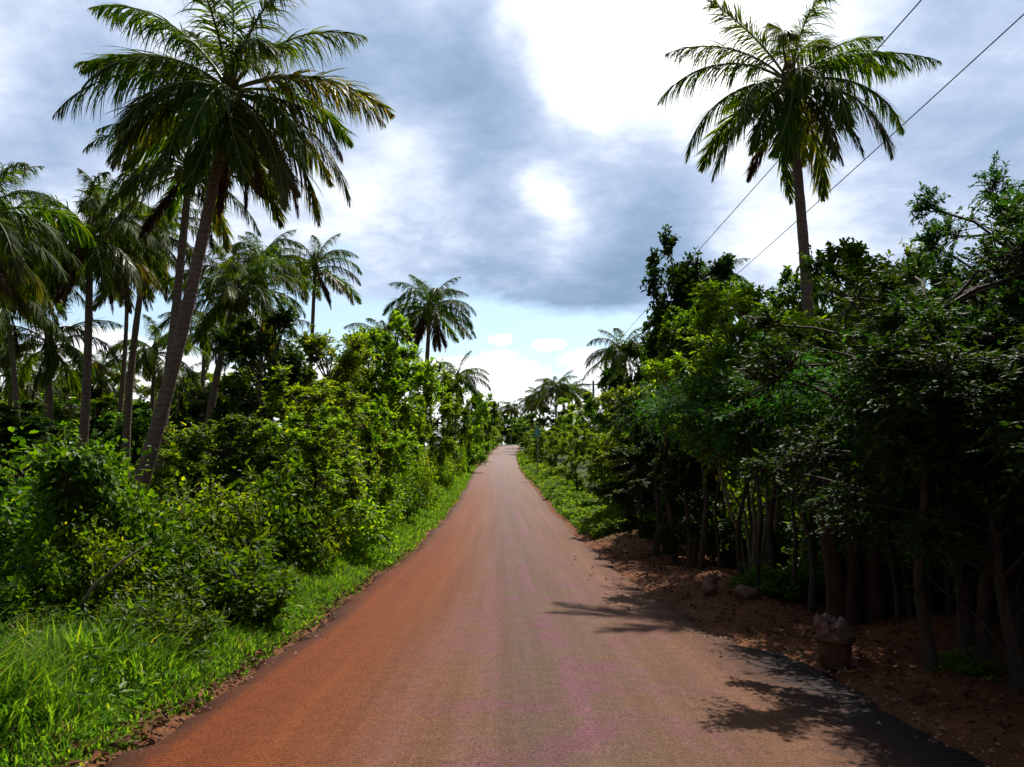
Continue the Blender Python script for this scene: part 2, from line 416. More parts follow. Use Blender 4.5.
def palm(base, crown, L, seed, label, group=None, n=26, tr=.16, sway=.5, bare=0, lean_mid=None, dead=3, custom=None, low=True, nuts=5):
    r = np.random.default_rng(seed)
    b = Vector(base); c = Vector(crown)
    o = empty('coconut_palm', b); tag(o, label, 'palm tree', group)
    mb = MB(); k = 44; t = np.linspace(0, 1, k)[:, None]
    D = np.array(c-b); P = D*t
    # curve: leans more at the foot, straightens above
    s = sway*np.sin(t[:, 0]*math.pi)
    P[:, 0] += s*(.0 if lean_mid is None else lean_mid[0]); P[:, 1] += s*(.0 if lean_mid is None else lean_mid[1])
    P[0, 2] -= .3
    rad = tr*(1.0-.42*t[:, 0]) + tr*.55*np.exp(-t[:, 0]*11)
    rad = rad*(1+.035*np.sin(np.arange(k)*2.4)) 
    mb.tube(P, rad, 14); obj('trunk', mb.mesh('palm_trunk', M['palm_bark'], True), o)
    # fibre sheath at the crown
    ms = MB(); ms.tube([D+np.array([0, 0, -.35]), D+np.array([0, 0, -.05]), D+np.array([0, 0, .25]), D+np.array([0, 0, .7])], [tr*.62, tr*1.15, tr*1.0, tr*.12], 9)
    obj('crown_sheath', ms.mesh('crown_sheath', M['palm_dead'], True), o)
    fl = []
    if custom: fl = list(custom)
    else:
        for i in range(n):
            f = i/(n-1)
            az = i*137.5+r.uniform(-14, 14)
            e0 = 78-f*100+r.uniform(-8, 8)
            bend = 60+48*math.sin(min(1, f*1.3)*math.pi)**.8+r.uniform(-14, 14)
            if f > .8: bend = 45+r.uniform(-10, 20)
            mat = 'palm_green' if f < .72 else r.choice(['palm_green', 'palm_yellow'])
            fl.append((az, e0, bend, r.uniform(.88, 1.08)*(1-.18*(f < .15)), mat))
    for i in range(dead): fl.append((r.uniform(0, 360), -48-r.uniform(0, 18), 30, .75, 'palm_dead'))
    for i, (az, e0, bend, l, mat) in enumerate(fl):
        f = obj('frond', frond_mesh(e0, bend, mat, i % 3), o)
        f.location = Vector(D)+Vector((0, 0, .12-.3*(i/len(fl)))) + Vector((math.cos(R(az)), math.sin(R(az)), 0))*tr*.5
        f.rotation_euler = (R(r.uniform(-28, 28)), 0, R(az)); f.rotation_mode = 'XYZ'
        f.scale = (L*l,)*3
    for i in range(nuts):
        a = r.uniform(0, 6.28); f = obj('coconut', NUT, o)
        f.location = Vector(D)+Vector((math.cos(a)*tr*1.7, math.sin(a)*tr*1.7, -.28+r.uniform(-.15, .1)))
    return o
def palm_px(bpx, cpx, cpy, d, L, seed, label, dd=0, **k):
    bx = pt(bpx, 455, d).x; c = pt(cpx, cpy, d+dd)
    return palm((bx, d, G(bx, d)-.05), c, L, seed, label, **k)

# ================================================================== SETTING
def zone_mesh():
    ys = np.concatenate([np.arange(-14, 0, .5), np.arange(0, 30, .2), np.arange(30, 70, .5), np.arange(70, 260, 2), np.arange(260, 700, 20), np.arange(700, 3001, 230)])
    pos = np.concatenate([np.arange(0, 7, .14), np.arange(7, 16, .5), np.arange(16, 60, 3), np.geomspace(60, 2500, 14)])
    us = np.concatenate([-pos[::-1], pos[1:]])
    Y, U = np.meshgrid(ys, us, indexing='ij')
    cc = ctr(np.minimum(Y, 330)); X = U + cc
    Z = gz(X, Y)
    far = sstep(300, 900, np.hypot(X, Y)); Z = Z*(1-far)+2.0*far
    V = np.stack([X, Y, Z], -1).reshape(-1, 3); a, b = Y.shape
    i = np.arange(a-1)[:, None]*b + np.arange(b-1)[None]
    Fc = np.stack([i, i+1, i+b+1, i+b], -1).reshape(-1, 4)
    mb = MB(); mb.add(V, Fc); me = mb.mesh('ground', M['ground'], True)
    u = V[:, 0]-ctr(V[:, 1]); y = V[:, 1]
    l = -u-half_l(y); r = u-half_r(y)
    g = np.where(u < 0, sstep(.0, .4, l), sstep(.2, .7, r)*sstep(20, 26, y) )
    g = np.maximum(g, sstep(9, 14, r))
    at = me.attributes.new('grassy', 'FLOAT', 'POINT'); at.data.foreach_set('value', g.astype(np.float32))
    return me
m, nt, out = new_mat('ground')
tc = nt.nodes.new('ShaderNodeTexCoord'); oc = tc.outputs['Object']
at = nt.nodes.new('ShaderNodeAttribute'); at.attribute_name = 'grassy'
n1 = noise(nt, 1.1, 5, .6, oc); n2 = noise(nt, 14, 6, .65, oc); n3 = noise(nt, 70, 3, .6, oc)
soil = ramp(nt, [(.25, (.055,.018,.010)), (.5, (.165,.058,.025)), (.72, (.33,.14,.062))], math_(nt, 'ADD', math_(nt, 'MULTIPLY', n1, .5), math_(nt, 'MULTIPLY', n2, .5)))
soil = mix(nt, math_(nt, 'MULTIPLY', math_(nt, 'GREATER_THAN', n3, .60), .45), soil, (.40,.25,.15))
gr = ramp(nt, [(.3, (.022,.034,.010)), (.7, (.075,.105,.018))], n2)
edge = math_(nt, 'ADD', at.outputs['Fac'], math_(nt, 'MULTIPLY_ADD', n2, .8, -.4), clamp=True)
hh = math_(nt, 'ADD', n2, math_(nt, 'MULTIPLY', n3, .35))
principled(nt, out, mix(nt, math_(nt, 'SMOOTH_MIN', edge, 1, .1, clamp=True), soil, gr), .95, .15, bump(nt, hh, 1.0, .05))
M['ground'] = m
tag(obj('ground', zone_mesh()), 'red brown soil and green verge beside the road', None, None, 'structure')

# road
m, nt, out = new_mat('road')
tc = nt.nodes.new('ShaderNodeTexCoord'); oc = tc.outputs['Object']
uv = nt.nodes.new('ShaderNodeUVMap'); sp = nt.nodes.new('ShaderNodeSeparateXYZ'); nt.links.new(uv.outputs[0], sp.inputs[0])
u = sp.outputs[0]
lo = nt.nodes.new('ShaderNodeMapping'); lo.inputs['Scale'].default_value = (1.0, .10, 1); nt.links.new(uv.outputs[0], lo.inputs[0])
lo2 = nt.nodes.new('ShaderNodeMapping'); lo2.inputs['Scale'].default_value = (3.2, .05, 1); nt.links.new(uv.outputs[0], lo2.inputs[0])
streak = noise(nt, 1.2, 5, .6, lo.outputs[0], .3); streak2 = noise(nt, 1.0, 4, .6, lo2.outputs[0])
patch = noise(nt, 1.6, 5, .62, oc); fine = noise(nt, 60, 4, .7, oc); grit = noise(nt, 210, 2, .6, oc); blot = noise(nt, 9, 5, .65, oc)
uu = math_(nt, 'ADD', u, math_(nt, 'MULTIPLY_ADD', streak, .9, -.45))
base = ramp(nt, [(.0, (.030,.014,.010)), (.06, (.085,.032,.017)), (.12, (.20,.052,.016)), (.26, (.225,.068,.023)), (.40, (.20,.095,.053)), (.52, (.17,.106,.078)), (.66, (.19,.110,.072)), (.82, (.20,.098,.054)), (.93, (.14,.058,.032)), (1, (.05,.026,.019))],
            math_(nt, 'MULTIPLY_ADD', uu, .19, .5))
mag = math_(nt, 'MULTIPLY', math_(nt, 'MULTIPLY_ADD', math_(nt, 'ABSOLUTE', math_(nt, 'ADD', u, -.45)), -.62, 1.0, clamp=True),
            ramp(nt, [(.49, (0,0,0)), (.57, (1,1,1))], math_(nt, 'ADD', math_(nt, 'MULTIPLY', streak2, .42), math_(nt, 'MULTIPLY', patch, .6))))
base = mix(nt, math_(nt, 'MULTIPLY', mag, .7, clamp=True), base, (.215,.078,.115))
base = mix(nt, math_(nt, 'MULTIPLY_ADD', streak2, 3.2, -1.25, clamp=True), mix(nt, 1.0, base, (.88,.86,.85), 'MULTIPLY'), mix(nt, 1.0, base, (1.18,1.22,1.26), 'MULTIPLY'))
base = mix(nt, ramp(nt, [(.46, (0,0,0)), (.62, (.5,.5,.5))], blot), base, mix(nt, 1.0, base, (.72,.66,.62), 'MULTIPLY'))
base = mix(nt, 1.0, base, ramp(nt, [(.34, (.26,.24,.23)), (.44, (.78,.77,.76)), (.56, (.95,.95,.95)), (.70, (1.6,1.6,1.6))], fine), 'MULTIPLY')
base = mix(nt, 1.0, base, ramp(nt, [(.35, (.62,.60,.58)), (.65, (1.32,1.32,1.32))], grit), 'MULTIPLY')
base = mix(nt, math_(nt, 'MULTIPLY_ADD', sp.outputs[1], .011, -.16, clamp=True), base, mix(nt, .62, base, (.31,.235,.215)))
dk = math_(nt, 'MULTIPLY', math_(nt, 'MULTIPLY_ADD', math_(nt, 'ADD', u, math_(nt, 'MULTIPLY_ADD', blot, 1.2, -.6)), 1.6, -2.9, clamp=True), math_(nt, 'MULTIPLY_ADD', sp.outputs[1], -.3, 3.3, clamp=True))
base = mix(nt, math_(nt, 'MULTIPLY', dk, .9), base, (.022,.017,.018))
hs = nt.nodes.new('ShaderNodeHueSaturation'); hs.inputs['Saturation'].default_value = 1.05; hs.inputs['Value'].default_value = .88
nt.links.new(base, hs.inputs['Color']); base = hs.outputs[0]
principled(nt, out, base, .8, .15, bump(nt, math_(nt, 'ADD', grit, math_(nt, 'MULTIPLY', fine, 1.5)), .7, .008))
M['road'] = m
def road():
    ys = np.concatenate([np.arange(-14, 40, .12), np.arange(40, 110, .4), np.arange(110, 330, 1.5)])
    k = 27; s = np.linspace(-1, 1, k)
    Y = ys[:, None]*np.ones(k)
    jl = .035*np.sin(ys*9.3)+.03*np.sin(ys*15.7+1)+rng.normal(size=len(ys))*.02
    jr = .03*np.sin(ys*8.1)+.03*np.sin(ys*17.7+1)+rng.normal(size=len(ys))*.02
    hl = half_l(ys)+jl; hr = half_r(ys)+jr
    X = np.where(s[None] < 0, s[None]*hl[:, None], s[None]*hr[:, None])
    U = X.copy()
    Z = prof(Y) + .035*(1-s[None]**2) + .004*np.sin(X*3+Y*1.3)
    Z = np.where(np.abs(s[None]) > .999, Z-.13, Z)
    X = X + ctr(Y)
    # drop edges vertical-ish: outermost ring slightly outward
    V = np.stack([X, Y, Z], -1).reshape(-1, 3); n = len(ys)
    i = np.arange(n-1)[:, None]*k + np.arange(k-1)[None]
    Fc = np.stack([i, i+1, i+k+1, i+k], -1).reshape(-1, 4)
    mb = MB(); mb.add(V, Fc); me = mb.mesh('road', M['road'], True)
    uvl = me.uv_layers.new(name='UVMap'); li = np.empty(len(me.loops), np.int32); me.loops.foreach_get('vertex_index', li)
    W = np.stack([U.reshape(-1), Y.reshape(-1)], 1)[li]; uvl.data.foreach_set('uv', W.astype(np.float32).ravel())
    return me
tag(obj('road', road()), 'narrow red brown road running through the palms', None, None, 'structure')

# ------------------------------------------------------------------ grass and ground cover (uncountable)
def blades(n, ysamp, usamp, hfun, wfun, seed, name, label, mat='grass', side=-1):
    r = np.random.default_rng(seed)
    y = ysamp(r, n); e = usamp(r, n, y)
    X = np.where(side < 0, ctr(y)-half_l(y)-e, ctr(y)+half_r(y)+e); Z = gz(X, y)-.02
    clump = .5+.5*np.sin(X*2.1+y*1.7)*np.sin(X*.9-y*2.9+1); h = hfun(y, e)*r.uniform(.45, 1.15, n)*(.38+1.0*clump)
    w = wfun(y)*r.uniform(.7, 1.3, n)
    a = r.uniform(0, 2*math.pi, n); d = np.stack([np.cos(a), np.sin(a), np.zeros(n)], 1)
    s = np.stack([-np.sin(a), np.cos(a), np.zeros(n)], 1)
    lean = r.uniform(.15, 1.0, n)[:, None]*h[:, None]
    B = np.stack([X, y, Z], 1); V = []
    up = np.array([0, 0, 1.])
    for t, ww in ((0, .8), (.35, 1), (.7, .7), (1, .03)):
        c = B + up*(h[:, None]*(t-.25*t**3*lean/h[:, None])) + d*lean*t**2
        V += [c-s*(w*ww*.5)[:, None], c+s*(w*ww*.5)[:, None]]
    V = np.stack(V, 1).reshape(-1, 3); i = np.arange(n)[:, None]*8
    Fc = np.concatenate([i+np.array([[2*k, 2*k+1, 2*k+3, 2*k+2]]) for k in range(3)], 1).reshape(-1, 4)
    mb = MB(); mb.add(V, Fc)
    return tag(obj(name, mb.mesh(name, M[mat])), label, 'grass', None, 'stuff')
blades(85000, lambda r, n: 2.2+16*r.uniform(0, 1, n)**1.5, lambda r, n, y: -.04+(2.3-1.0*sstep(5, 8.5, y))*r.uniform(0, 1, n)**1.05,
       lambda y, e: np.clip(.08+.36*e, 0, .46), lambda y: .012+.0006*y, 3, 'grass', 'tall bright green grass along the near left road edge')
blades(60000, lambda r, n: 16+75*r.uniform(0, 1, n)**1.3, lambda r, n, y: -.04+(2.0+y*.01)*r.uniform(0, 1, n),
       lambda y, e: np.clip(.10+.25*e, 0, .38), lambda y: .012+.0009*y, 4, 'grass', 'bright green verge grass along the far left road edge')
blades(40000, lambda r, n: 25+120*r.uniform(0, 1, n)**1.4, lambda r, n, y: .05+1.7*r.uniform(0, 1, n)*sstep(20, 27, y)+.1,
       lambda y, e: np.clip(.08+.22*e, 0, .32), lambda y: .012+.0009*y, 5, 'grass', 'low green grass along the far right road edge', side=1)
blades(30000, lambda r, n: r.uniform(17, 34, n), lambda r, n, y: r.uniform(6, 20, n), lambda y, e: .35+0*y, lambda y: .03+0*y, 6, 'grass',
       'sunlit grass in the clearing behind the left bushes', 'weeds')
def cover(n, ysamp, esamp, hmax, leaf, seed, name, label, side=-1, mat='cover', wr=.6, cat='ground cover'):
    r = np.random.default_rng(seed); y = ysamp(r, n); e = esamp(r, n, y)
    X = np.where(side < 0, ctr(y)-half_l(y)-e, ctr(y)+half_r(y)+e)
    cl = (np.sin(X*1.9+y*1.1)+np.sin(X*.8-y*1.7+2)+np.sin(X*3.1+y*2.7)*.6)*.25+.5
    hz = r.uniform(0, 1, n)**.7*hmax*np.clip(cl, .08, 1)
    P = np.stack([X, y, gz(X, y)+hz], 1)
    D = r.normal(size=P.shape); D[:, 2] *= .4
    N = r.normal(size=P.shape)*.45; N[:, 2] += 1
    mb = MB(); leaves(mb, P, D, N, leaf(y)*r.uniform(.6, 1.4, n), wr)
    return tag(obj(name, mb.mesh(name, M[mat])), label, cat, None, 'stuff')
blades(9000, lambda r, n: 2.2+9*r.uniform(0, 1, n)**1.4, lambda r, n, y: .35+(2.1-1.0*sstep(5, 8, y))*r.uniform(0, 1, n), lambda y, e: np.clip(.28+.2*e, 0, .6), lambda y: .019+0*y, 9, 'grass',
       'coarse long bladed grass tufts arching over the near left verge')
cover(5000, lambda r, n: 2.4+9*r.uniform(0, 1, n)**1.3, lambda r, n, y: .35+2.0*r.uniform(0, 1, n), .42, lambda y: .075+0*y, 16, 'weeds', 'broad leaved weeds poking through the near left grass', wr=.42)
cover(75000, lambda r, n: 3+22*r.uniform(0, 1, n)**1.2, lambda r, n, y: 1.5+r.uniform(0, 1, n)*(6+y*.35), .75, lambda y: .055+.0035*y, 11, 'undergrowth', 'low tangled creepers under the left bushes')
cover(50000, lambda r, n: 20+70*r.uniform(0, 1, n)**1.3, lambda r, n, y: 1.3+r.uniform(0, 1, n)*(8+y*.3), .9, lambda y: .06+.004*y, 12, 'undergrowth', 'distant creepers and weeds beyond the left verge')
cover(9000, lambda r, n: 2.6+14*r.uniform(0, 1, n)**1.4, lambda r, n, y: .15+2.0*r.uniform(0, 1, n), .16, lambda y: .04+.002*y, 13, 'weeds', 'small broad leaved weeds among the left verge grass', mat='weeds')
cover(40000, lambda r, n: 23+110*r.uniform(0, 1, n)**1.4, lambda r, n, y: .25+r.uniform(0, 1, n)*(1.6+y*.02), .5, lambda y: .06+.003*y, 14, 'weeds', 'bright creeping weeds along the far right verge', 1, 'weeds')
cover(30000, lambda r, n: 3+40*r.uniform(0, 1, n)**1.1, lambda r, n, y: 2.4+r.uniform(0, 1, n)**.8*12, .5, lambda y: .07+.003*y, 15, 'undergrowth', 'shaded undergrowth beneath the right hand trees', 1, 'cover')
def litter(n, seed, label, side, e0, e1, y0, y1):
    r = np.random.default_rng(seed); y = y0+(y1-y0)*r.uniform(0, 1, n)**1.5; e = e0+(e1-e0)*r.uniform(0, 1, n)
    X = np.where(side < 0, ctr(y)-half_l(y)-e, ctr(y)+half_r(y)+e)
    P = np.stack([X, y, np.where(e < 0, prof(y)+.045, gz(X, y)+.012+r.uniform(0, .02, n))], 1)
    D = r.normal(size=P.shape); D[:, 2] *= .15; N = r.normal(size=P.shape)*.25; N[:, 2] += 1
    mb = MB(); leaves(mb, P, D, N, .065*r.uniform(.4, 1.4, n), .45, .25, .25)
    tag(obj('leaf_litter', mb.mesh('leaf_litter', M['litter'])), label, 'litter', None, 'stuff')
litter(16000, 21, 'dry brown leaves scattered over the right red soil', 1, .1, 6, 2.5, 34)
litter(1800, 22, 'dry leaf scraps along the left road edge', -1, -.12, .5, 2.5, 20)
litter(50, 23, 'a few dry leaves lying on the road surface near the right edge', 1, -1.0, .1, 3, 22)
blades(6000, lambda r, n: 2.2+14*r.uniform(0, 1, n)**1.4, lambda r, n, y: .0+1.9*r.uniform(0, 1, n), lambda y, e: np.clip(.12+.3*e, 0, .5), lambda y: .009+.0004*y, 19, 'dry_grass',
       'dry straw coloured stalks mixed into the left verge grass', 'straw')
# gravel crumbs at the broken road edges
def crumbs():
    r = np.random.default_rng(5); n = 2600; y = 2.5+18*r.uniform(0, 1, n)**1.4; sd = r.uniform(0, 1, n) < .45
    e = r.normal(0, .16, n)
    X = np.where(sd, ctr(y)-half_l(y)-e, ctr(y)+half_r(y)+e*1.3); s = .008+.02*r.uniform(0, 1, n)**3
    onroad = e < 0
    Z = np.where(onroad, prof(y)+.006, gz(X, y)+.01)
    o = np.array([[1,0,0],[-1,0,0],[0,1,0],[0,-1,0],[0,0,.7],[0,0,-.7]])
    V = (np.stack([X, y, Z], 1)[:, None]+o[None]*s[:, None, None]*r.uniform(.6, 1.2, (n, 6, 1))).reshape(-1, 3)
    f = np.array([[0,2,4],[2,1,4],[1,3,4],[3,0,4],[2,0,5],[1,2,5],[3,1,5],[0,3,5]])
    mb = MB(); mb.add(V, (np.arange(n)[:, None, None]*6+f[None]).reshape(-1, 3))
    tag(obj('gravel', mb.mesh('gravel', M['crumb'])), 'loose reddish grit along the broken road edges', 'gravel', None, 'stuff')
m, nt, out = new_mat('crumb'); g = nt.nodes.new('ShaderNodeNewGeometry')
principled(nt, out, ramp(nt, [(0, (.10,.05,.03)), (1, (.36,.22,.15))], g.outputs['Random Per Island']), .9, .2); M['crumb'] = m
crumbs()

# ================================================================== PALMS
# the tall leaning pair at the left
G_, Y_, D_ = 'palm_green', 'palm_yellow', 'palm_dead'
big = [  # azimuth (0 = to the right of the picture, 90 = away), start elevation, bend, length, material
 (10, 62, 70, 1.0, G_), (150, 66, 62, 1.0, G_), (80, 70, 60, 1.0, G_), (265, 72, 66, .95, G_), (200, 60, 70, 1.0, G_), (330, 58, 72, 1.0, G_),
 (15, 34, 62, 1.12, Y_), (165, 38, 58, 1.12, G_), (192, 22, 72, 1.12, G_), (350, 16, 66, 1.12, Y_), (40, 30, 70, 1.0, G_), (120, 30, 74, 1.0, G_),
 (300, 28, 84, .95, G_), (235, 24, 86, 1.0, G_), (60, 8, 76, 1.0, Y_), (140, 4, 76, 1.0, G_), (5, -6, 66, 1.08, Y_), (172, -4, 76, .95, Y_),
 (325, -8, 74, 1.0, G_), (285, -14, 66, 1.0, G_), (250, -16, 62, 1.0, G_), (212, -14, 70, .95, G_), (20, -30, 50, 1.0, Y_), (95, -30, 50, .95, G_),
 (340, -38, 44, .95, D_), (275, -44, 36, .95, G_), (190, -42, 40, .85, G_), (305, -50, 30, .9, D_), (100, 80, 40, .85, G_), (300, 82, 38, .8, G_),
 (180, 50, 84, 1.05, G_), (262, 2, 84, 1.0, G_), (0, 8, 80, .9, Y_), (240, -34, 50, 1.0, G_), (320, -30, 56, 1.0, Y_), (290, -38, 50, .95, G_)]
palm_px(118, 230, 92, 15, 2.9, 1, 'tall leaning coconut palm with the biggest crown, left of the road', dd=-.5, custom=big, tr=.15, sway=.5, lean_mid=(.35, 0), dead=4, group=None)
palm_px(150, 190, 168, 18.5, 2.5, 2, 'pale straight palm trunk standing just behind the biggest leaning palm', n=22, tr=.135, sway=.2, lean_mid=(.2, 0))
palm_px(80, 90, 236, 23, 2.9, 3, 'coconut palm with dense hanging skirt left of the leaning pair', n=34, tr=.15, sway=.1, lean_mid=(1, 0), dead=5)
palm_px(-66, -30, 222, 18, 2.8, 4, 'coconut palm cut by the left picture edge', n=28, tr=.19)
palm_px(198, 236, 292, 25, 2.7, 5, 'thin slanting palm with thick crown right of the leaning pair', n=30, tr=.15, sway=.4, lean_mid=(-.5, 0), dead=4)
palm_px(306, 315, 268, 43, 3.1, 6, 'slim palm with small open crown standing clear against the sky', n=22, tr=.15, dead=2)
palm_px(420, 430, 308, 52, 3.9, 7, 'dark full palm rising alone above the roadside bushes on the left', n=28, tr=.2, dead=6)
palm_px(452, 458, 378, 62, 3.0, 8, 'short palm half hidden just right of the dark full palm', n=22, tr=.15, dead=2)
palm_px(372, 382, 338, 60, 3.2, 9, 'palm crown peeping over bushes left of the dark full palm', n=22, tr=.15, dead=2)
palm_px(128, 150, 232, 27, 3.0, 10, 'coconut palm with yellowish crown between the skirted palm and leaning pair', n=26, tr=.15, lean_mid=(-.5, 0))
lowp = [(50, 345, 34, 3.2), (155, 352, 40, 3.2), (12, 372, 40, 3.2), (262, 338, 36, 2.8), (100, 372, 52, 3.4), (205, 330, 46, 3.0), (-30, 330, 46, 3.4),
        (345, 372, 70, 3.2), (180, 385, 62, 3.6), (65, 395, 66, 3.6), (290, 378, 66, 3.3)]
for i, (px, py, d, L) in enumerate(lowp):
    palm_px(px-6, px, py, d, L, 20+i, 'young coconut palm in the shady grove behind the left bushes', group='palms in the grove behind the left bushes', n=20, tr=.15, dead=1, nuts=0)
# right side
rt = [(100, 80, 44, .9, G_), (20, 74, 58, .95, G_), (200, 72, 56, .95, G_), (300, 70, 60, .9, G_),
 (165, 50, 66, 1.05, G_), (22, 42, 56, 1.12, G_), (2, 26, 52, 1.15, G_), (100, 44, 66, 1.0, G_), (182, 30, 82, 1.12, G_), (250, 36, 90, .9, G_), (320, 34, 88, .95, G_),
 (355, 8, 66, 1.12, G_), (188, 4, 80, 1.10, G_), (60, 8, 70, 1.0, Y_), (130, 4, 74, 1.0, G_), (335, -10, 66, 1.05, Y_), (215, -12, 64, 1.1, G_), (285, -8, 74, 1.0, G_),
 (245, -26, 52, 1.0, G_), (310, -28, 54, 1.0, G_), (275, -38, 44, 1.0, G_), (190, -34, 48, 1.0, G_), (350, -38, 42, .95, G_), (90, -34, 44, 1.0, G_), (40, -30, 50, 1.0, Y_), (265, -52, 30, .95, G_),
 (262, 6, 84, .9, G_), (300, -44, 40, 1.0, Y_), (14, 60, 60, .95, G_)]
palm_px(812, 789, 82, 18, 2.95, 51, 'tall coconut palm alone above the right hand trees', custom=rt, tr=.165, sway=.25, lean_mid=(.6, 0), dead=2)
palm_px(616, 622, 352, 58, 3.6, 52, 'palm crown leaning out of the right hand tree wall towards the road', n=22, tr=.16)
for i, (px, py, d, L) in enumerate([(556, 388, 120, 4.4), (540, 398, 140, 4.0), (572, 392, 128, 4.2), (532, 404, 170, 4.2), (511, 408, 215, 4.4), (716, 283, 34, 1.8)]):
    lab = ['dark palm with upright spear fronds beyond the far right bushes', 'small dark palm at the far bend left of the spear palm', 'broad dark palm at the far bend right of the spear palm',
           'faint round topped palm above the road bend', 'palm over the vanishing point of the road', 'little palm crown poking above the trees beside the dark glossy tree'][i]
    palm_px(px, px, py, d, L, 60+i, lab, n=26, tr=.2, dead=3, nuts=0)

# ================================================================== TREES AND SHRUBS, LEFT
P = plant_px
P('bright', 388, 29, 316, 120, 'bright tree arching over the verge below the dark full palm', var=0)
P('bright', 338, 23, 338, 120, 'bright leafy tree with pale stems left of the arching tree', var=1)
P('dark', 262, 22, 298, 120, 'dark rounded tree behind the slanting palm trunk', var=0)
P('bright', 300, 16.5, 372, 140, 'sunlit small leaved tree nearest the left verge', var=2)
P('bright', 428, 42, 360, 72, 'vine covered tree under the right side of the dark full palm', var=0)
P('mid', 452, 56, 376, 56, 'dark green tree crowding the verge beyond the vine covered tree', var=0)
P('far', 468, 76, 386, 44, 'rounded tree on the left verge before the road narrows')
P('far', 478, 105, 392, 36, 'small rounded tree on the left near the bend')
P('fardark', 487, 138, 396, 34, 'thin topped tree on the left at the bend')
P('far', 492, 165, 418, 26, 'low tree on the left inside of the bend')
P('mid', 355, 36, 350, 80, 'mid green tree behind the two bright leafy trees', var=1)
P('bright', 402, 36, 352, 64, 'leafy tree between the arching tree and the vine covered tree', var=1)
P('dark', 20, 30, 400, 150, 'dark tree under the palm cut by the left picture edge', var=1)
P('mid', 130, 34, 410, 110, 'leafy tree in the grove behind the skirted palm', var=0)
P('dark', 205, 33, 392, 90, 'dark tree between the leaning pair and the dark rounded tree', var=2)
bl = [('bush', 205, 11.5, 488, 150, 'leafy bush under the slanting palm'), ('bush', 150, 13, 492, 150, 'bush around the foot of the big leaning palm'),
      ('bushdark', 262, 12.5, 470, 130, 'dark bush left of the sunlit small leaved tree'), ('bush', 285, 13.5, 480, 120, 'vine tangled bush at the foot of the sunlit small leaved tree'),
      ('bushdark', 225, 9.0, 528, 150, 'shaded bush behind the tall grass of the verge'), ('bush', 128, 9.5, 540, 150, 'leafy bush right of the vine covered stump'),
      ('bushdark', 8, 7.6, 592, 110, 'dark bush at the left picture edge beside the stump'), ('bush', 330, 16.5, 476, 110, 'bright bush in front of the pale stemmed leafy tree'),
      ('bush', 362, 21, 470, 90, 'bright bush on the verge below the arching tree'), ('bushdark', 388, 27, 468, 70, 'dark bush on the verge behind the bright bush'),
      ('bush', 412, 34, 455, 60, 'leafy bush hugging the verge below the vine covered tree'), ('bush', 438, 48, 448, 44, 'small bush on the verge beyond the vine covered tree'),
      ('bush', 452, 64, 440, 34, 'small light bush further along the left verge'), ('bush', 463, 85, 436, 28, 'light bush near the left of the bend'),
      ('bush', 474, 112, 436, 24, 'tiny light bush at the start of the bend'), ('bush', 483, 145, 432, 24, 'far light bush on the left of the bend'),
      ('bushdark', 160, 7.2, 590, 130, 'low dark plant tangle behind the near grass'), ('bushdark', 50, 7.0, 600, 90, 'low dark tangle in front of the stump')]
for k, px, d, top, w, lab in bl: P(k, px, d, top, w, lab, 'shrub', 'bush')
r = np.random.default_rng(79)
for i in range(26):
    d = 7.6+i*.78+r.uniform(-.25, .25); h = r.uniform(.9, 1.9); X = float(ctr(d)-half_l(d))-1.25-h*.42-r.uniform(0, .35)
    if 9.5 < d < 15: h = min(h, 1.15)
    plant(['bushdark', 'bush', 'bushdark', 'bright'][i % 4], X, d, h*(1.35 if i % 4 == 3 and d > 15 else 1), h*r.uniform(1.0, 1.4), 'scruffy shrub where the left verge grass meets the bushes', 'shrub', 'shrub', 'shrubs along the left verge')
r = np.random.default_rng(77)
for i in range(30):
    d = 15+r.uniform(0, 1)*34; px = r.uniform(-60, 300); h = r.uniform(1.3, 2.8)
    X = pt(px, 455, d).x
    if X > -5.5 or (px < 66 and d < 36): continue
    plant('bush' if i % 3 else 'bushdark', X, d, h, h*r.uniform(1.1, 1.6), 'leafy bush in the undergrowth behind the front bushes on the left', 'shrub', 'bush', 'bushes in the left undergrowth')
for i in range(24):
    d = 50+r.uniform(0, 1)*40; px = -40+i*17+r.uniform(-8, 8)
    X = pt(px, 455, d).x; h = r.uniform(6.0, 9.0)+(d-50)*.05
    if X > -7: continue
    plant('far' if i % 2 else 'fardark', X, d, h, h*.9, 'distant tree closing the grove behind the palms on the left', 'broadleaf_tree', 'tree', 'trees closing the left grove')

P('bright', 318, 14.2, 408, 120, 'vine draped small tree standing between the bushes and the verge', var=2)
P('bright', 366, 20, 395, 90, 'bright small tree pressed against the verge below the arching tree', var=0)
P('mid', 232, 14.5, 415, 110, 'leafy young tree between the slanting palm trunk and the verge bushes', var=0)
P('bright', 180, 17, 430, 110, 'small tree right behind the foot of the big leaning palm', var=1)
for i, (bx, cx, cy, d, L) in enumerate([(108, 128, 262, 36, 3.0), (52, 40, 268, 33, 3.0), (270, 262, 262, 38, 3.0), (20, 5, 300, 30, 2.8)]):
    palm_px(bx, cx, cy, d, L, 90+i, ['slender palm leaning right behind the skirted palm', 'slender palm left of the skirted palm', 'tall slender palm behind the slanting palm', 'short slender palm near the left picture edge'][i], n=24, tr=.13, sway=.5, lean_mid=(.5, 0), dead=3)

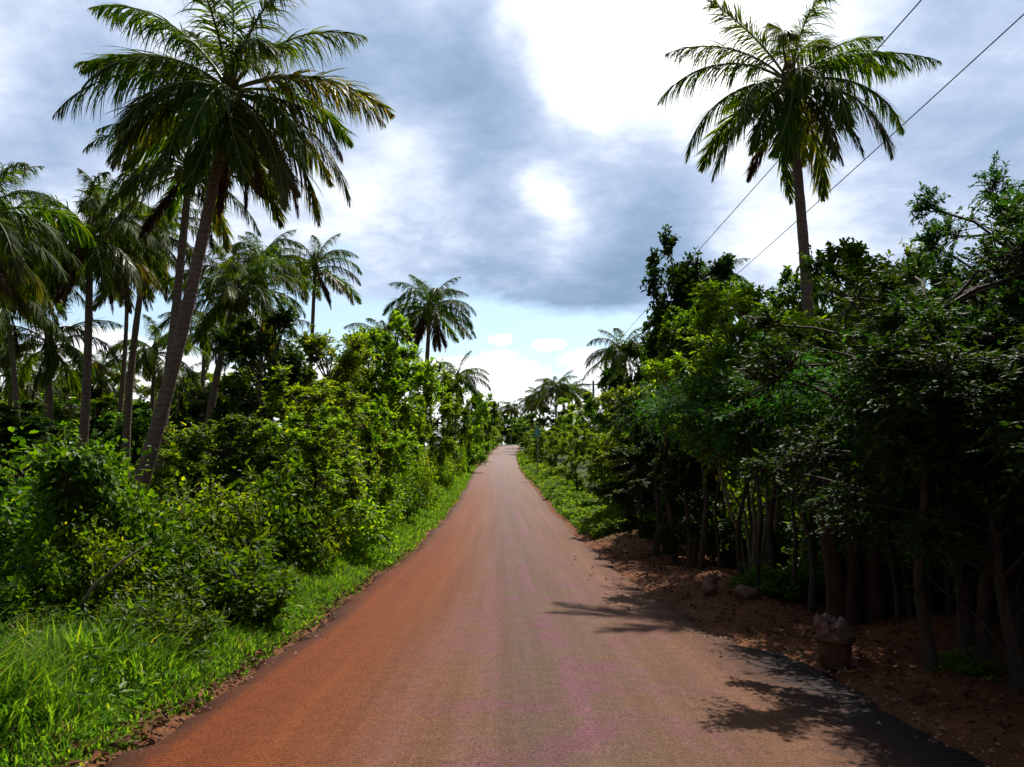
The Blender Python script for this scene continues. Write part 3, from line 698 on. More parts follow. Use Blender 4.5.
# ================================================================== TREES AND SHRUBS, RIGHT
P('feather', 1005, 8.8, 168, 250, 'feathery leaved tree with the highest crown at the right picture edge', var=0)
P('feather', 1085, 8.8, 215, 300, 'feathery tree cut by the right picture edge', var=1)
P('feather', 925, 9.8, 318, 210, 'dark drooping tree with slim trunk right of the tub', var=1)
P('stems', 905, 13, 246, 120, 'open light topped sapling between the tall palm and feathery tree', var=1)
P('mid', 846, 14.5, 243, 170, 'bushy tree rising behind the tall palm trunk', var=0)
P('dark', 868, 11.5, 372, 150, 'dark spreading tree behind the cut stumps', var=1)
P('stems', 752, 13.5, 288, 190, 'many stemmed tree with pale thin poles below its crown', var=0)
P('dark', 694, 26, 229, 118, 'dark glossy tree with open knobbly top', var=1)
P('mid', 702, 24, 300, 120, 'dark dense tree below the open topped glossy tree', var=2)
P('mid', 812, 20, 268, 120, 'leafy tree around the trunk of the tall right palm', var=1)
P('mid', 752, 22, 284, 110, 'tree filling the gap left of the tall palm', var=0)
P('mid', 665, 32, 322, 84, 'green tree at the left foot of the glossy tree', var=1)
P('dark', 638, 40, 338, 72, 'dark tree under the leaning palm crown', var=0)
P('bright', 640, 27, 392, 90, 'light green tree leaning over the right verge', var=1)
P('fardark', 612, 56, 372, 60, 'mid green tree beneath the leaning palm crown')
P('far', 590, 76, 392, 56, 'light tree below the utility pole')
P('far', 572, 96, 398, 50, 'rounded light tree behind the small blue sign')
P('fardark', 556, 118, 404, 46, 'dark tree under the spear palm')
P('fardark', 532, 150, 414, 40, 'dark low tree at the right of the bend')
br = [('bright', 578, 46, 424, 56, 'pale green shrub leaning towards the road near the small blue sign'), ('bright', 606, 36, 434, 62, 'pale green shrub on the right verge'),
      ('bright', 632, 29, 446, 70, 'pale green shrub before the red earth mound'), ('bright', 556, 66, 426, 36, 'pale green shrub behind the small blue sign'),
      ('far', 541, 92, 428, 34, 'light shrub at the right of the road bend'), ('far', 535, 125, 431, 26, 'tiny light shrub inside the road bend')]
for k, px, d, top, w, lab in br: P(k, px, d, top, w, lab, 'shrub', 'bush')
P('weedy', 962, 7.0, 645, 80, 'bright leafy bush between two slim trunks at the right', 'shrub', 'bush', var=0)
P('weedy', 1015, 7.2, 665, 90, 'bright leafy bush at the lower right picture edge', 'shrub', 'bush', var=1)
P('weedy', 915, 10.5, 590, 70, 'small lit bush behind the cut stumps', 'shrub', 'bush', var=1)
P('bushdark', 790, 11.5, 560, 120, 'dark bush left of the cut stumps', 'shrub', 'bush')
for i, (px, d, w) in enumerate([(665, 19, 120), (690, 16.5, 90), (625, 26, 90)]):
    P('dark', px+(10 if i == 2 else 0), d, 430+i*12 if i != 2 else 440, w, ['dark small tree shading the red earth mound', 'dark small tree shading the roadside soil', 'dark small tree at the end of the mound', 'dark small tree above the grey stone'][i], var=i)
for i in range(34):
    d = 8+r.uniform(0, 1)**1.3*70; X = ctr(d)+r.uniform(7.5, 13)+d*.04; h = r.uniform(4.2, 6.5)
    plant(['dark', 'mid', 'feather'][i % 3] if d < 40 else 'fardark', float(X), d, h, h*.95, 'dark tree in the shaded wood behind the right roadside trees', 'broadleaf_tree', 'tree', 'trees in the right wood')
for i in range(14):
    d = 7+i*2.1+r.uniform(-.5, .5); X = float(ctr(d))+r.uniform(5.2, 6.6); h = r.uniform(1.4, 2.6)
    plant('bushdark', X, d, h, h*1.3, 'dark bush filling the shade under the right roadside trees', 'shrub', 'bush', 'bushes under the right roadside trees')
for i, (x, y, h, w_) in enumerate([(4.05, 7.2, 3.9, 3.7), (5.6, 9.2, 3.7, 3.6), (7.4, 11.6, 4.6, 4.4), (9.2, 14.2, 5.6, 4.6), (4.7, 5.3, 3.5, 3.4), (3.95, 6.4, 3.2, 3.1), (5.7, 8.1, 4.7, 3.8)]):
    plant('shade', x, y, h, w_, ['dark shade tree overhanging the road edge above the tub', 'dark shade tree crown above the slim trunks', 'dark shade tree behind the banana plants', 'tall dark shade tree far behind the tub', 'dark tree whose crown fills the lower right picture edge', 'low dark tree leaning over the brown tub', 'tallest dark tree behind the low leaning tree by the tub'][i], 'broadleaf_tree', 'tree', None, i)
# far wood beyond the bend
for i in range(26):
    px = 380+i*12+r.uniform(-4, 4); d = r.uniform(225, 300); h = r.uniform(8, 11.5)
    X = pt(px, 455, d).x
    plant('far' if i % 3 else 'fardark', X, d, h, h*.95, 'far tree on the skyline beyond the road bend', 'broadleaf_tree', 'tree', 'trees beyond the road bend')

for i in range(7):
    plant('far' if i % 2 else 'fardark', -7+i*1.9, 238+i*3, 9.5+(i*37 % 5)*.7, 8.5, 'far tree on the skyline beyond the road bend', 'broadleaf_tree', 'tree', 'trees beyond the road bend')
# bare slim trunks at the right
def slim_trunk(px, d, top, rr, label, seed, lean=.25):
    q = np.random.default_rng(seed); x = pt(px, 455, d).x; z0 = G(x, d)
    o = empty('slim_tree', (x, d, z0)); tag(o, label, 'tree')
    h = pt(px, top, d).z-z0; t = np.linspace(0, 1, 14); mb = MB()
    Pp = np.stack([lean*t**2*q.choice([-1, 1])+.05*np.sin(t*9+seed), .15*np.sin(t*5+seed), -.2+(h+.2)*t], 1)
    mb.tube(Pp, rr*(1-.5*t)+rr*.6*np.exp(-t*16), 9)
    C = Pp[-1]+q.normal(size=(7, 3))*np.array([.5, .5, .3])
    for c in C: mb.tube([Pp[-3], (Pp[-2]+c)/2+np.array([0, 0, .1]), c], [.03, .02, .008], 5, cap=False)
    obj('trunk', mb.mesh('slim_trunk', M['bark'], True), o)
    ml = MB(); sprays(ml, None, C, np.full(7, .55), q, 26, 18, .085, .36, shape='diam', sag=.5)
    obj('crown', ml.mesh('slim_crown', M['leaf_feather']), o); return o
slim_trunk(925, 6.9, 385, .055, 'slim dark trunk left of the bright leafy bush', 1)
slim_trunk(978, 6.8, 330, .06, 'slim dark trunk right of the bright leafy bush', 2)
slim_trunk(1012, 7.6, 360, .07, 'reddish trunk at the right picture edge', 3)
slim_trunk(700, 14.5, 400, .06, 'slim trunk standing on the red soil beside the stone', 4)
slim_trunk(655, 18.5, 420, .075, 'slim trunk behind the red earth mound', 5)
slim_trunk(672, 17.0, 410, .08, 'thicker trunk right of the red earth mound', 6)
slim_trunk(770, 12, 400, .055, 'slim trunk left of the cut stumps', 7)

for i in range(16):
    slim_trunk([640, 686, 716, 738, 757, 790, 806, 889, 905, 946, 962, 994, 722, 748, 812, 667][i], [22, 16, 14, 12.6, 11.4, 11.2, 10.4, 8.8, 10, 8.6, 9.6, 8.2, 17, 15.5, 13, 20][i], 410, [.035, .05, .03, .045, .03][i % 5],
               'slender stem in the deep shade under the right roadside trees', 30+i, .18)['group'] = 'slender stems under the right trees'

# ================================================================== SINGLE THINGS
# cut stump clump with splintered tops
def stump_clump():
    q = np.random.default_rng(3); d = 9.3; x = pt(846, 455, d).x; z = G(x, d)
    o = empty('tree_stump', (x, d, z)); tag(o, 'cluster of tall splintered stumps behind the tub', 'stump')
    for k, (dx, dy, h, rr) in enumerate([(-.18, 0, 1.45, .12), (.06, .1, 1.55, .14), (.24, -.05, 1.4, .13), (-.02, -.12, 1.2, .08), (.36, .12, 1.3, .09)]):
        mb = MB(); n = 12; t = np.linspace(0, 1, n)
        Pp = np.stack([dx*(1+.25*t)+.03*np.sin(t*6+k), dy+.03*np.cos(t*5+k), -.2+(h+.2)*t], 1)
        rad = rr*(1-.2*t)[:, None]*(1+.12*np.sin(np.arange(12)*2.2+k)[None]*np.ones((n, 1)))*(1+.6*np.exp(-t*9))[:, None]
        mb.tube(Pp, rad, 12)
        for j in range(9):
            a = j*.7; b = Pp[-1]+np.array([math.cos(a), math.sin(a), 0])*rr*.7
            mb.tube([b-np.array([0, 0, .1]), b+np.array([q.uniform(-.02, .02), 0, q.uniform(.06, .22)])], [.022, .003], 4)
        obj('stem', mb.mesh('stump_stem', M['stump'], True), o)
stump_clump()
# vine covered stump at the left
def vine_stump():
    q = np.random.default_rng(8); d = 8.6; x = pt(78, 455, d).x; z = G(x, d)
    top = pt(78, 460, d).z-z
    o = empty('tree_stump', (x, d, z)); tag(o, 'old dead stump smothered in leafy vines at the left', 'stump')
    mb = MB(); t = np.linspace(0, 1, 14)
    Pp = np.stack([.05*np.sin(t*5), .04*np.cos(t*4), -.2+(top+.15)*t], 1)
    rad = (.24*(1-.35*t)+.12*np.exp(-t*8))[:, None]*(1+.14*np.sin(np.arange(14)*1.8)[None])
    mb.tube(Pp, rad, 14); obj('trunk', mb.mesh('old_stump', M['stump'], True), o)
    n = 3200; a = q.uniform(0, 6.283, n); hz = q.uniform(0, 1, n)**.45*top*1.04
    rr = (.27+.20*np.sin(a*2+hz*3)*np.sin(hz*4+a)+.12*q.uniform(-1, 1, n))*(1.15-.25*hz/top)
    Pq = np.stack([np.cos(a)*rr, np.sin(a)*rr, hz+.02], 1)
    D = np.stack([np.cos(a), np.sin(a), np.full(n, -.8)], 1)+q.normal(size=(n, 3))*.4
    N = np.stack([np.cos(a), np.sin(a), np.full(n, .7)], 1)+q.normal(size=(n, 3))*.35
    ml = MB(); leaves(ml, Pq, D, N, .08*q.uniform(.6, 1.4, n), .7)
    # small crest of shoots
    m2 = 500; c = np.array([0, 0, top]); Pq = c+q.normal(size=(m2, 3))*np.array([.28, .28, .12])
    D = q.normal(size=(m2, 3)); N = q.normal(size=(m2, 3))*.5+np.array([0, 0, 1.])
    leaves(ml, Pq, D, N, .075*q.uniform(.6, 1.3, m2), .6)
    obj('vines', ml.mesh('vines', M['leaf_mid']), o)
vine_stump()
# leaning bare shoot in the left bushes
mb = MB(); a = pt(92, 588, 7.6); b = pt(152, 541, 7.9); a_ = Vector((a.x, a.y, a.z)); g0 = Vector((a.x-.35, a.y, G(a.x-.35, a.y)))
mb.tube([np.array(g0-g0), np.array(a_-g0), np.array((a_+b)/2-g0)+np.array([0, 0, .03]), np.array(b-g0)], [.02, .018, .014, .006], 7)
o = obj('bare_branch', mb.mesh('bare_branch', M['bark_pale'], True)); o.location = g0
tag(o, 'pale bare shoot leaning out of the bushes above the near grass', 'branch')

# banana plants
def banana(px, d, h, seed, label, nleaf=7):
    q = np.random.default_rng(seed); x = pt(px, 455, d).x; z = G(x, d)
    o = empty('banana_plant', (x, d, z)); tag(o, label, 'banana plant')
    mb = MB(); t = np.linspace(0, 1, 8)
    mb.tube(np.stack([.03*t, 0*t, -.1+(h+.1)*t], 1), .09*(1-.5*t), 10); obj('stem', mb.mesh('banana_stem', M['bark_pale'], True), o)
    for k in range(nleaf):
        az = k*137.5*math.pi/180+seed; e = R(q.uniform(35, 75)); L = q.uniform(.7, 1.0); W = q.uniform(.11, .15); n = 16
        s = np.linspace(0, 1, n); ang = e-R(115)*s**1.2
        c = np.cumsum(np.stack([np.cos(ang)*math.cos(az), np.cos(ang)*math.sin(az), np.sin(ang)], 1)*L/n, 0)+np.array([0, 0, h-.05])
        T = norm(np.gradient(c, axis=0)); S = np.array([-math.sin(az), math.cos(az), 0]); Nn = np.cross(T, S)
        w = W*np.sin(np.clip(s*1.02+.03, 0, 1)*math.pi)**.55*(s > .12); V = []
        for sg in (-1, -.5, 0, .5, 1): V.append(c+S*(w*sg)[:, None]+Nn*(w*(abs(sg)*.35)*(-1 if Nn[3, 2] > 0 else 1))[:, None]*-1)
        V = np.stack(V, 1).reshape(-1, 3); i = np.arange(n-1)[:, None]*5+np.arange(4)[None]
        mb = MB(); mb.add(V, np.stack([i, i+1, i+6, i+5], -1).reshape(-1, 4)); mb.tube(c, np.linspace(.016, .004, n), 5, cap=False)
        obj('leaf', mb.mesh('banana_leaf', M['banana'], True), o)
banana(895, 10.8, 1.0, 1, 'small banana plant with a bright drooping leaf right of the stumps')
banana(955, 10.4, 1.1, 2, 'banana plant with curled bright leaves behind the slim dark trunk')

# brown tub with a crumpled sack
m, nt, out = new_mat('tub'); tc = nt.nodes.new('ShaderNodeTexCoord'); n_ = noise(nt, 7, 5, .6, tc.outputs['Object'])
principled(nt, out, ramp(nt, [(.3, (.045,.020,.012)), (.7, (.17,.075,.035))], n_), .8, .2, bump(nt, n_, .8)); M['tub'] = m
m, nt, out = new_mat('sack'); tc = nt.nodes.new('ShaderNodeTexCoord'); n_ = noise(nt, 9, 5, .6, tc.outputs['Object'])
principled(nt, out, ramp(nt, [(.35, (.10,.045,.035)), (.65, (.26,.15,.125))], n_), .55, .4, bump(nt, n_, .5)); M['sack'] = m
tx, ty = pt(828, 455, 7.35).x, 7.35; tz = G(tx, ty)
q = np.random.default_rng(4)
o = empty('tub', (tx, ty, tz)); tag(o, 'squat brown tub standing on the red soil at the right road edge', 'tub')
mb = MB(); th = np.linspace(0, 2*math.pi, 33)[:-1]
def ring(r_, z): return np.stack([np.cos(th)*r_*(1+.05*np.cos(4*th)), np.sin(th)*r_*(1+.05*np.cos(4*th)), np.full(32, z)], 1)
prof_ = [(.0, .01), (.118, .0), (.125, .015), (.140, .14), (.150, .27), (.150, .275), (.140, .27), (.130, .14), (.112, .03), (.0, .03)]
V = np.concatenate([ring(max(a, .001), b) for a, b in prof_]); i = np.arange(len(prof_)-1)[:, None]*32; j = np.arange(32)[None]
mb.add(V, np.stack([i+j, i+(j+1) % 32, i+32+(j+1) % 32, i+32+j], -1).reshape(-1, 4)); obj('body', mb.mesh('tub_body', M['tub'], True), o)
mb = MB(); pr2 = [(.148, .235), (.172, .24), (.176, .262), (.168, .275), (.148, .272)]
V = np.concatenate([ring(a, b) for a, b in pr2]); i = np.arange(len(pr2)-1)[:, None]*32
mb.add(V, np.stack([i+j, i+(j+1) % 32, i+32+(j+1) % 32, i+32+j], -1).reshape(-1, 4)); obj('rim', mb.mesh('tub_rim', M['tub'], True), o)
mb = MB(); rings = []
for a, b in [(.02, .12), (.10, .13), (.128, .2), (.125, .30), (.13, .34), (.14, .38), (.125, .40), (.10, .385), (.08, .34), (.01, .33)]:
    w = 1+.13*np.sin(5*th+b*22)+.09*np.sin(9*th-b*31)+.05*q.normal(size=32); k = ring(a, b); k[:, :2] *= w[:, None]
    k[:, 2] += .03*np.sin(3*th+b*9)*(b > .3)+.02*q.normal(size=32)*(b > .3); k[:, 0] -= (b-.2)*.25; rings.append(k)
V = np.concatenate(rings); i = np.arange(len(rings)-1)[:, None]*32
mb.add(V, np.stack([i+j, i+(j+1) % 32, i+32+(j+1) % 32, i+32+j], -1).reshape(-1, 4))
o = obj('sack', mb.mesh('sack', M['sack'])); o.location = (tx, ty, tz+.03); tag(o, 'crumpled pinkish sack stuffed in the brown tub', 'sack')

def rock(name, px, d, s, label, cat, mat, seed, sink=.25):
    import bmesh
    q = np.random.default_rng(seed); bm = bmesh.new(); bmesh.ops.create_icosphere(bm, subdivisions=3, radius=1)
    ax = [norm(q.normal(size=3)) for _ in range(9)]; of = q.uniform(.62, .95, 9)
    for v in bm.verts:
        c = np.array(v.co)
        for a, f in zip(ax, of):
            dd = c@a
            if dd > f: c = c-a*(dd-f)
        v.co = Vector(c*np.array(s))
    me = bpy.data.meshes.new(name); bm.to_mesh(me); bm.free(); me.materials.append(M[mat])
    x = pt(px, 455, d).x; o = obj(name, me); o.location = (x, d, G(x, d)+s[2]*(1-sink)*.7); o.rotation_euler.z = q.uniform(0, 6)
    tag(o, label, cat); return o
m, nt, out = new_mat('stone'); tc = nt.nodes.new('ShaderNodeTexCoord'); n_ = noise(nt, 9, 6, .65, tc.outputs['Object'])
principled(nt, out, ramp(nt, [(.3, (.11,.055,.04)), (.7, (.30,.19,.145))], n_), .9, .2, bump(nt, n_, .9, .03)); M['stone'] = m
rock('stone', 741, 10.8, (.20, .16, .11), 'grey brown stone lying on the red soil under the trees', 'stone', 'stone', 1)
rock('stone', 706, 11.5, (.16, .12, .2), 'upright reddish stone left of the grey brown stone', 'stone', 'stone', 5)
# broken brick beside the tub
import bmesh
bm = bmesh.new(); bmesh.ops.create_cube(bm, size=1); bmesh.ops.scale(bm, vec=(.10, .07, .075), verts=bm.verts)
bmesh.ops.bevel(bm, geom=bm.edges[:], offset=.008, segments=2, affect='EDGES')
for v in bm.verts: v.co += Vector(q.normal(size=3)*.0025)
me = bpy.data.meshes.new('brick'); bm.to_mesh(me); bm.free(); me.materials.append(M['tub'])
x = pt(857, 455, 7.25).x; o = obj('brick', me); o.location = (x, 7.25, G(x, 7.25)+.03); o.rotation_euler.z = .4; tag(o, 'small broken brick to the right of the tub', 'brick')
# scrap of litter in the near grass
m, nt, out = new_mat('scrap'); principled(nt, out, ramp(nt, [(.45, (.75,.7,.72)), (.55, (.6,.25,.45))], noise(nt, 20)), .5, .4); M['scrap'] = m
mb = MB(); g_ = np.linspace(-1, 1, 7); Xg, Yg = np.meshgrid(g_, g_); Zg = .35*np.sin(Xg*2.4)*np.cos(Yg*3)+.12*q.normal(size=Xg.shape)
V = np.stack([Xg*.045, Yg*.03, Zg*.03], -1).reshape(-1, 3); i = np.arange(6)[:, None]*7+np.arange(6)[None]
mb.add(V, np.stack([i, i+1, i+8, i+7], -1).reshape(-1, 4)); x = pt(97, 455, 4.72).x
o = obj('paper_scrap', mb.mesh('paper_scrap', M['scrap'])); o.location = (x, 4.72, G(x, 4.72)+.05); tag(o, 'tiny crumpled pink and white wrapper in the near grass', 'litter')

# utility pole and two wires
m, nt, out = new_mat('pole'); principled(nt, out, ramp(nt, [(.3, (.12,.10,.085)), (.7, (.24,.21,.18))], noise(nt, 6)), .85, .2); M['pole'] = m
m, nt, out = new_mat('wire'); principled(nt, out, (.10,.10,.12), .5, .4); M['wire'] = m
m, nt, out = new_mat('ceramic'); principled(nt, out, (.42,.44,.46), .3, .5); M['ceramic'] = m
pd = 84; pz = pt(593, 388, pd).z; pxx = pt(594, 455, pd).x; g0 = G(pxx, pd)
o = empty('utility_pole', (pxx, pd, g0)); tag(o, 'grey utility pole with cross arm rising above the right trees', 'utility pole')
mb = MB(); hp = pz-g0+.8; mb.tube([(0, 0, -.4), (0, 0, hp*.5), (0, 0, hp)], [.17, .14, .11], 10); obj('pole', mb.mesh('pole', M['pole'], True), o)
mb = MB(); mb.tube([(-1.3, 0, hp-.4), (1.3, 0, hp-.4)], [.07, .07], 6); mb.tube([(-.8, .02, hp-.4), (0, .02, hp-1.2)], [.03, .03], 5); mb.tube([(.8, .02, hp-.4), (0, .02, hp-1.2)], [.03, .03], 5)
obj('cross_arm', mb.mesh('cross_arm', M['pole'], True), o)
for dx in (-1.15, 1.15):
    mb = MB(); mb.tube([(dx, 0, hp-.36), (dx, 0, hp-.25), (dx, 0, hp-.2), (dx, 0, hp-.12)], [.03, .08, .05, .07], 8); obj('insulator', mb.mesh('insulator', M['ceramic'], True), o)
def wire(A, Bp, sag, label):
    t = np.linspace(0, 1, 60)[:, None]; A = np.array(A); Bp = np.array(Bp); Pw = A+(Bp-A)*t; Pw[:, 2] -= sag*4*(t*(1-t))[:, 0]
    mb = MB(); mb.tube(Pw-A, np.full(60, .014), 5); o = obj('power_line', mb.mesh('power_line', M['wire'], True)); o.location = A
    tag(o, label, 'wire', 'wires crossing the sky above the right trees')
wa = pt(1024, 25, 14); wa2 = pt(740, 265, 31); wb = pt(925, 0, 13.2); wb2 = pt(710, 235, 28)
def ext(p, q_, end, sagk):  # fit a hanging wire through two seen points ending at the pole
    E = Vector(end); S = p + (p-q_).normalized()*0
    # quadratic z(y) through p, q_, E ; x linear least error
    ys = np.array([p.y, q_.y, E.y]); cz = np.polyfit(ys, [p.z, q_.z, E.z], 2); cx = np.polyfit(ys, [p.x, q_.x, E.x], 1)
    yy = np.linspace(-22, E.y, 70); return np.stack([np.polyval(cx, yy), yy, np.polyval(cz, yy)], 1)
for p_, q_, dx, lab in ((wa, wa2, 1.15, 'lower right of the two thin wires crossing the sky'), (wb, wb2, -1.15, 'upper left of the two thin wires crossing the sky')):
    Pw = ext(p_, q_, (pxx+dx, pd, g0+hp-.14), 0); Pw[-1] = (pxx+dx, pd, g0+hp-.14)
    mb = MB(); mb.tube(Pw-Pw[0], np.full(len(Pw), .013), 5); o = obj('power_line', mb.mesh('power_line', M['wire'], True)); o.location = Pw[0]
    tag(o, lab, 'wire', 'wires crossing the sky')
# small blue-green sign on a pole
m, nt, out = new_mat('sign'); principled(nt, out, (.16,.38,.36), .5, .4); M['sign'] = m
sd = 62; sx = pt(537.5, 455, sd).x; sg = G(sx, sd); sz = pt(537, 433, sd).z
o = empty('road_sign', (sx, sd, sg)); tag(o, 'small faded blue green sign on a post at the right of the bend', 'sign')
mb = MB(); mb.tube([(0, 0, -.2), (0, 0, sz-sg+.35)], [.04, .04], 8); obj('post', mb.mesh('sign_post', M['pole'], True), o)
bm = bmesh.new(); bmesh.ops.create_cube(bm, size=1); bmesh.ops.scale(bm, vec=(.46, .03, .62), verts=bm.verts); bmesh.ops.translate(bm, vec=(0, -.06, sz-sg), verts=bm.verts)
bmesh.ops.bevel(bm, geom=bm.edges[:], offset=.008, segments=1, affect='EDGES')
me = bpy.data.meshes.new('sign_plate'); bm.to_mesh(me); bm.free(); me.materials.append(M['sign']); obj('plate', me, o)

# ================================================================== SKY
w = bpy.data.worlds.new('World'); scene.world = w; w.use_nodes = True; nt = w.node_tree; nt.nodes.clear()
out = nt.nodes.new('ShaderNodeOutputWorld'); bg = nt.nodes.new('ShaderNodeBackground'); nt.links.new(bg.outputs[0], out.inputs[0])
sky = nt.nodes.new('ShaderNodeTexSky'); sky.sky_type = 'NISHITA'; sky.sun_disc = False; sky.sun_elevation = SUN_EL; sky.sun_rotation = SUN_AZ
sky.dust_density = .6; sky.ozone_density = 1.5; sky.air_density = 1.0
tc = nt.nodes.new('ShaderNodeTexCoord'); dirv = tc.outputs['Generated']
def vmath(op, a, b=None, s=None):
    n = nt.nodes.new('ShaderNodeVectorMath'); n.operation = op
    for i, v in enumerate((a, b)):
        if v is None: continue
        if isinstance(v, (tuple, Vector)): n.inputs[i].default_value = tuple(v)
        else: nt.links.new(v, n.inputs[i])
    if s is not None: n.inputs['Scale'].default_value = s
    return n
# organic warp of the direction, then clouds on a flat layer overhead
nz = nt.nodes.new('ShaderNodeTexNoise'); nz.inputs['Scale'].default_value = 3.2; nz.inputs['Detail'].default_value = 5; nz.inputs['Roughness'].default_value = .55
nt.links.new(dirv, nz.inputs['Vector'])
wv = vmath('SUBTRACT', nz.outputs['Color'], (.5, .5, .5)); wv = vmath('SCALE', wv.outputs[0], s=.26)
wd = vmath('ADD', dirv, wv.outputs[0]); wd = vmath('NORMALIZE', wd.outputs[0])
sp = nt.nodes.new('ShaderNodeSeparateXYZ'); nt.links.new(dirv, sp.inputs[0])
den = math_(nt, 'ADD', math_(nt, 'MAXIMUM', sp.outputs[2], 0), .22)
cb = nt.nodes.new('ShaderNodeCombineXYZ'); nt.links.new(math_(nt, 'DIVIDE', sp.outputs[0], den), cb.inputs[0]); nt.links.new(math_(nt, 'DIVIDE', sp.outputs[1], den), cb.inputs[1])
big_n = noise(nt, 1.7, 6, .62, cb.outputs[0], .5); fine_n = noise(nt, 4.6, 7, .62, cb.outputs[0], .3)
def blob(px, py, rad, amp, src=None, stretch=None):
    d = ray(px, py).normalized(); s = rad/F
    dt = vmath('DOT_PRODUCT', src or wd.outputs[0], d).outputs['Value']
    e = math_(nt, 'EXPONENT', math_(nt, 'MULTIPLY', math_(nt, 'SUBTRACT', dt, 1.0), 2.0/(s*s)))
    return math_(nt, 'MULTIPLY', e, amp)
def total(bl):
    t = None
    for b in bl: t = b if t is None else math_(nt, 'ADD', t, b)
    return t
# brightness of the cloud deck
V = total([blob(640, -10, 110, .62), blob(715, 60, 90, .42), blob(575, -20, 90, .5), blob(830, 60, 90, .04), blob(552, 190, 44, .26), blob(585, 205, 60, .16), blob(620, 235, 40, .14), blob(400, 160, 34, .28), blob(20, 30, 60, .34), blob(190, 10, 50, .35),
           blob(60, 195, 50, .35), blob(170, 190, 60, .3), blob(560, 225, 40, .3), blob(800, 232, 70, .26), blob(720, 215, 60, .22), blob(900, 225, 60, .12), blob(440, 200, 50, .18), blob(350, 210, 60, .18),
           blob(475, 60, 90, -.16), blob(400, 70, 80, -.18), blob(545, 125, 70, -.34), blob(650, 195, 80, -.30), blob(480, 130, 60, -.14), blob(600, 275, 80, -.30), blob(500, 275, 90, -.22), blob(420, 265, 60, -.16), blob(880, 150, 110, -.12), blob(960, 190, 100, -.14),
           blob(60, 125, 80, -.30), blob(120, 70, 70, -.22), blob(330, 60, 60, -.12), blob(920, 90, 90, -.08), blob(650, 275, 50, -.2), blob(700, 225, 50, -.1), blob(330, 100, 60, -.1)])
V = math_(nt, 'ADD', math_(nt, 'MULTIPLY_ADD', V, .9, .47), math_(nt, 'MULTIPLY_ADD', big_n, .70, -.35))
V = math_(nt, 'ADD', V, math_(nt, 'MULTIPLY_ADD', fine_n, .62, -.31))
V = math_(nt, 'ADD', V, math_(nt, 'MULTIPLY_ADD', noise(nt, 13, 6, .65, cb.outputs[0], .6), .20, -.10))
cl = ramp(nt, [(0, (.21,.31,.46)), (.20, (.29,.39,.56)), (.42, (.44,.53,.70)), (.60, (.67,.74,.87)), (.78, (.90,.94,1.02)), (.94, (1.04,1.05,1.08)), (1, (1.3,1.3,1.3))], V)
# a band of open blue between the deck and the bright cumulus low on the horizon
st = vmath('MULTIPLY', dirv, (1, 1, 2.2)).outputs[0]
edge_n = noise(nt, 9, 6, .6, st, .2); lump_n = noise(nt, 5, 4, .5, st)
def flat(px, py, rx, ry, amp):
    k = rx/ry; d = ray(px, py).normalized(); v = vmath('MULTIPLY', dirv, (1, 1, k)).outputs[0]
    dd = vmath('DISTANCE', v, (d.x, d.y, d.z*k)).outputs['Value']
    return math_(nt, 'MULTIPLY', math_(nt, 'EXPONENT', math_(nt, 'MULTIPLY', math_(nt, 'MULTIPLY', dd, dd), -(F/rx)**2)), amp)
zz = math_(nt, 'ADD', sp.outputs[2], math_(nt, 'ADD', math_(nt, 'MULTIPLY_ADD', edge_n, .10, -.05), math_(nt, 'MULTIPLY_ADD', lump_n, .16, -.08)))
zz = math_(nt, 'SUBTRACT', zz, total([flat(170, 215, 40, 30, .10), flat(350, 245, 30, 30, .05), flat(20, 300, 60, 50, .05), flat(440, 335, 60, 50, .05), flat(100, 310, 70, 45, .07), flat(270, 300, 60, 45, .05), flat(560, 340, 60, 40, .03)]))
gm = ramp(nt, [(.155, (1,1,1)), (.195, (0,0,0))], zz)
z2 = math_(nt, 'ADD', sp.outputs[2], math_(nt, 'ADD', math_(nt, 'MULTIPLY_ADD', edge_n, .09, -.045), math_(nt, 'MULTIPLY_ADD', lump_n, .12, -.06)))
w1 = ramp(nt, [(.105, (1,1,1)), (.125, (0,0,0))], z2)
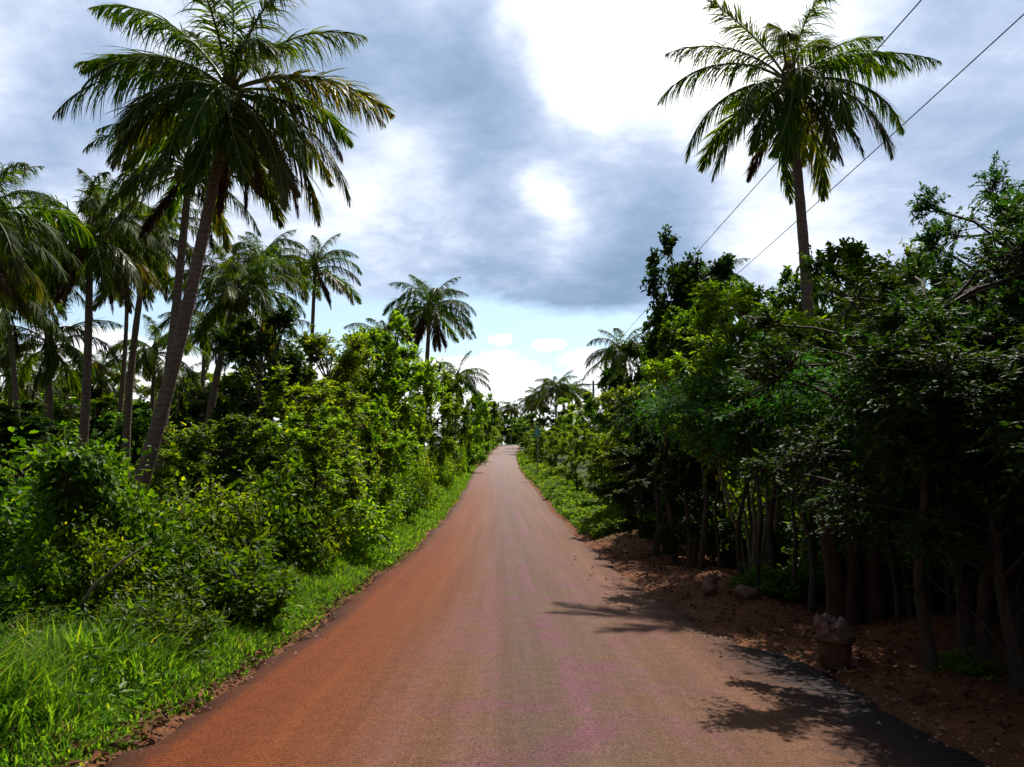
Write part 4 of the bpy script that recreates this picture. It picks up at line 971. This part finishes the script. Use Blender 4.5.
w2 = ramp(nt, [(.42, (0,0,0)), (.62, (1,1,1))], math_(nt, 'ADD', total([flat(501, 341, 17, 7, .95), flat(546, 345, 19, 7, .95), flat(85, 335, 60, 14, .9), flat(250, 320, 50, 14, .8)]), math_(nt, 'MULTIPLY_ADD', noise(nt, 26, 6, .65, st), 1.5, -.75)))
skyw = math_(nt, 'MAXIMUM', w1, w2)
skyc = mix(nt, 1.0, sky.outputs[0], (.115,.118,.115), 'MULTIPLY')
skyc = mix(nt, .35, skyc, (.62,.80,.98))
skyc = mix(nt, skyw, skyc, (1.05,1.06,1.1))
final = mix(nt, gm, cl, skyc)
# dark sky added out of view, overhead and behind, to cut ambient light
bk = math_(nt, 'MULTIPLY_ADD', sp.outputs[1], -2.6, 1.9, clamp=True)
final = mix(nt, bk, final, mix(nt, big_n, (.06,.075,.10), (.20,.23,.28)))
w.cycles.sampling_method = 'MANUAL'; w.cycles.sample_map_resolution = 512
nt.links.new(final, bg.inputs[0]); bg.inputs[1].default_value = 1.0

sun = bpy.data.lights.new('sun', 'SUN'); sun.energy = 5.0; sun.angle = R(.6); sun.color = (1, .95, .86)
so = link(bpy.data.objects.new('sun', sun))
sd_ = Vector((math.sin(SUN_AZ)*math.cos(SUN_EL), math.cos(SUN_AZ)*math.cos(SUN_EL), math.sin(SUN_EL)))
so.rotation_euler = sd_.to_track_quat('Z', 'Y').to_euler(); so.location = (0, 0, 30)

cam = bpy.data.cameras.new('camera'); cam.sensor_width = 36; cam.lens = F*36/1024; cam.clip_end = 6000; cam.clip_start = .05
co = link(bpy.data.objects.new('camera', cam)); co.location = (0, 0, CAMZ); co.rotation_euler = (R(90)+PITCH, 0, 0); scene.camera = co
scene.view_settings.view_transform = 'Standard'; scene.view_settings.look = 'None'; scene.view_settings.exposure = .38; scene.view_settings.gamma = 1
c = scene.cycles
c.max_bounces = 4; c.diffuse_bounces = 2; c.glossy_bounces = 1; c.transmission_bounces = 3; c.transparent_max_bounces = 4; c.use_adaptive_sampling = True; c.adaptive_threshold = .05
c.use_denoising = True
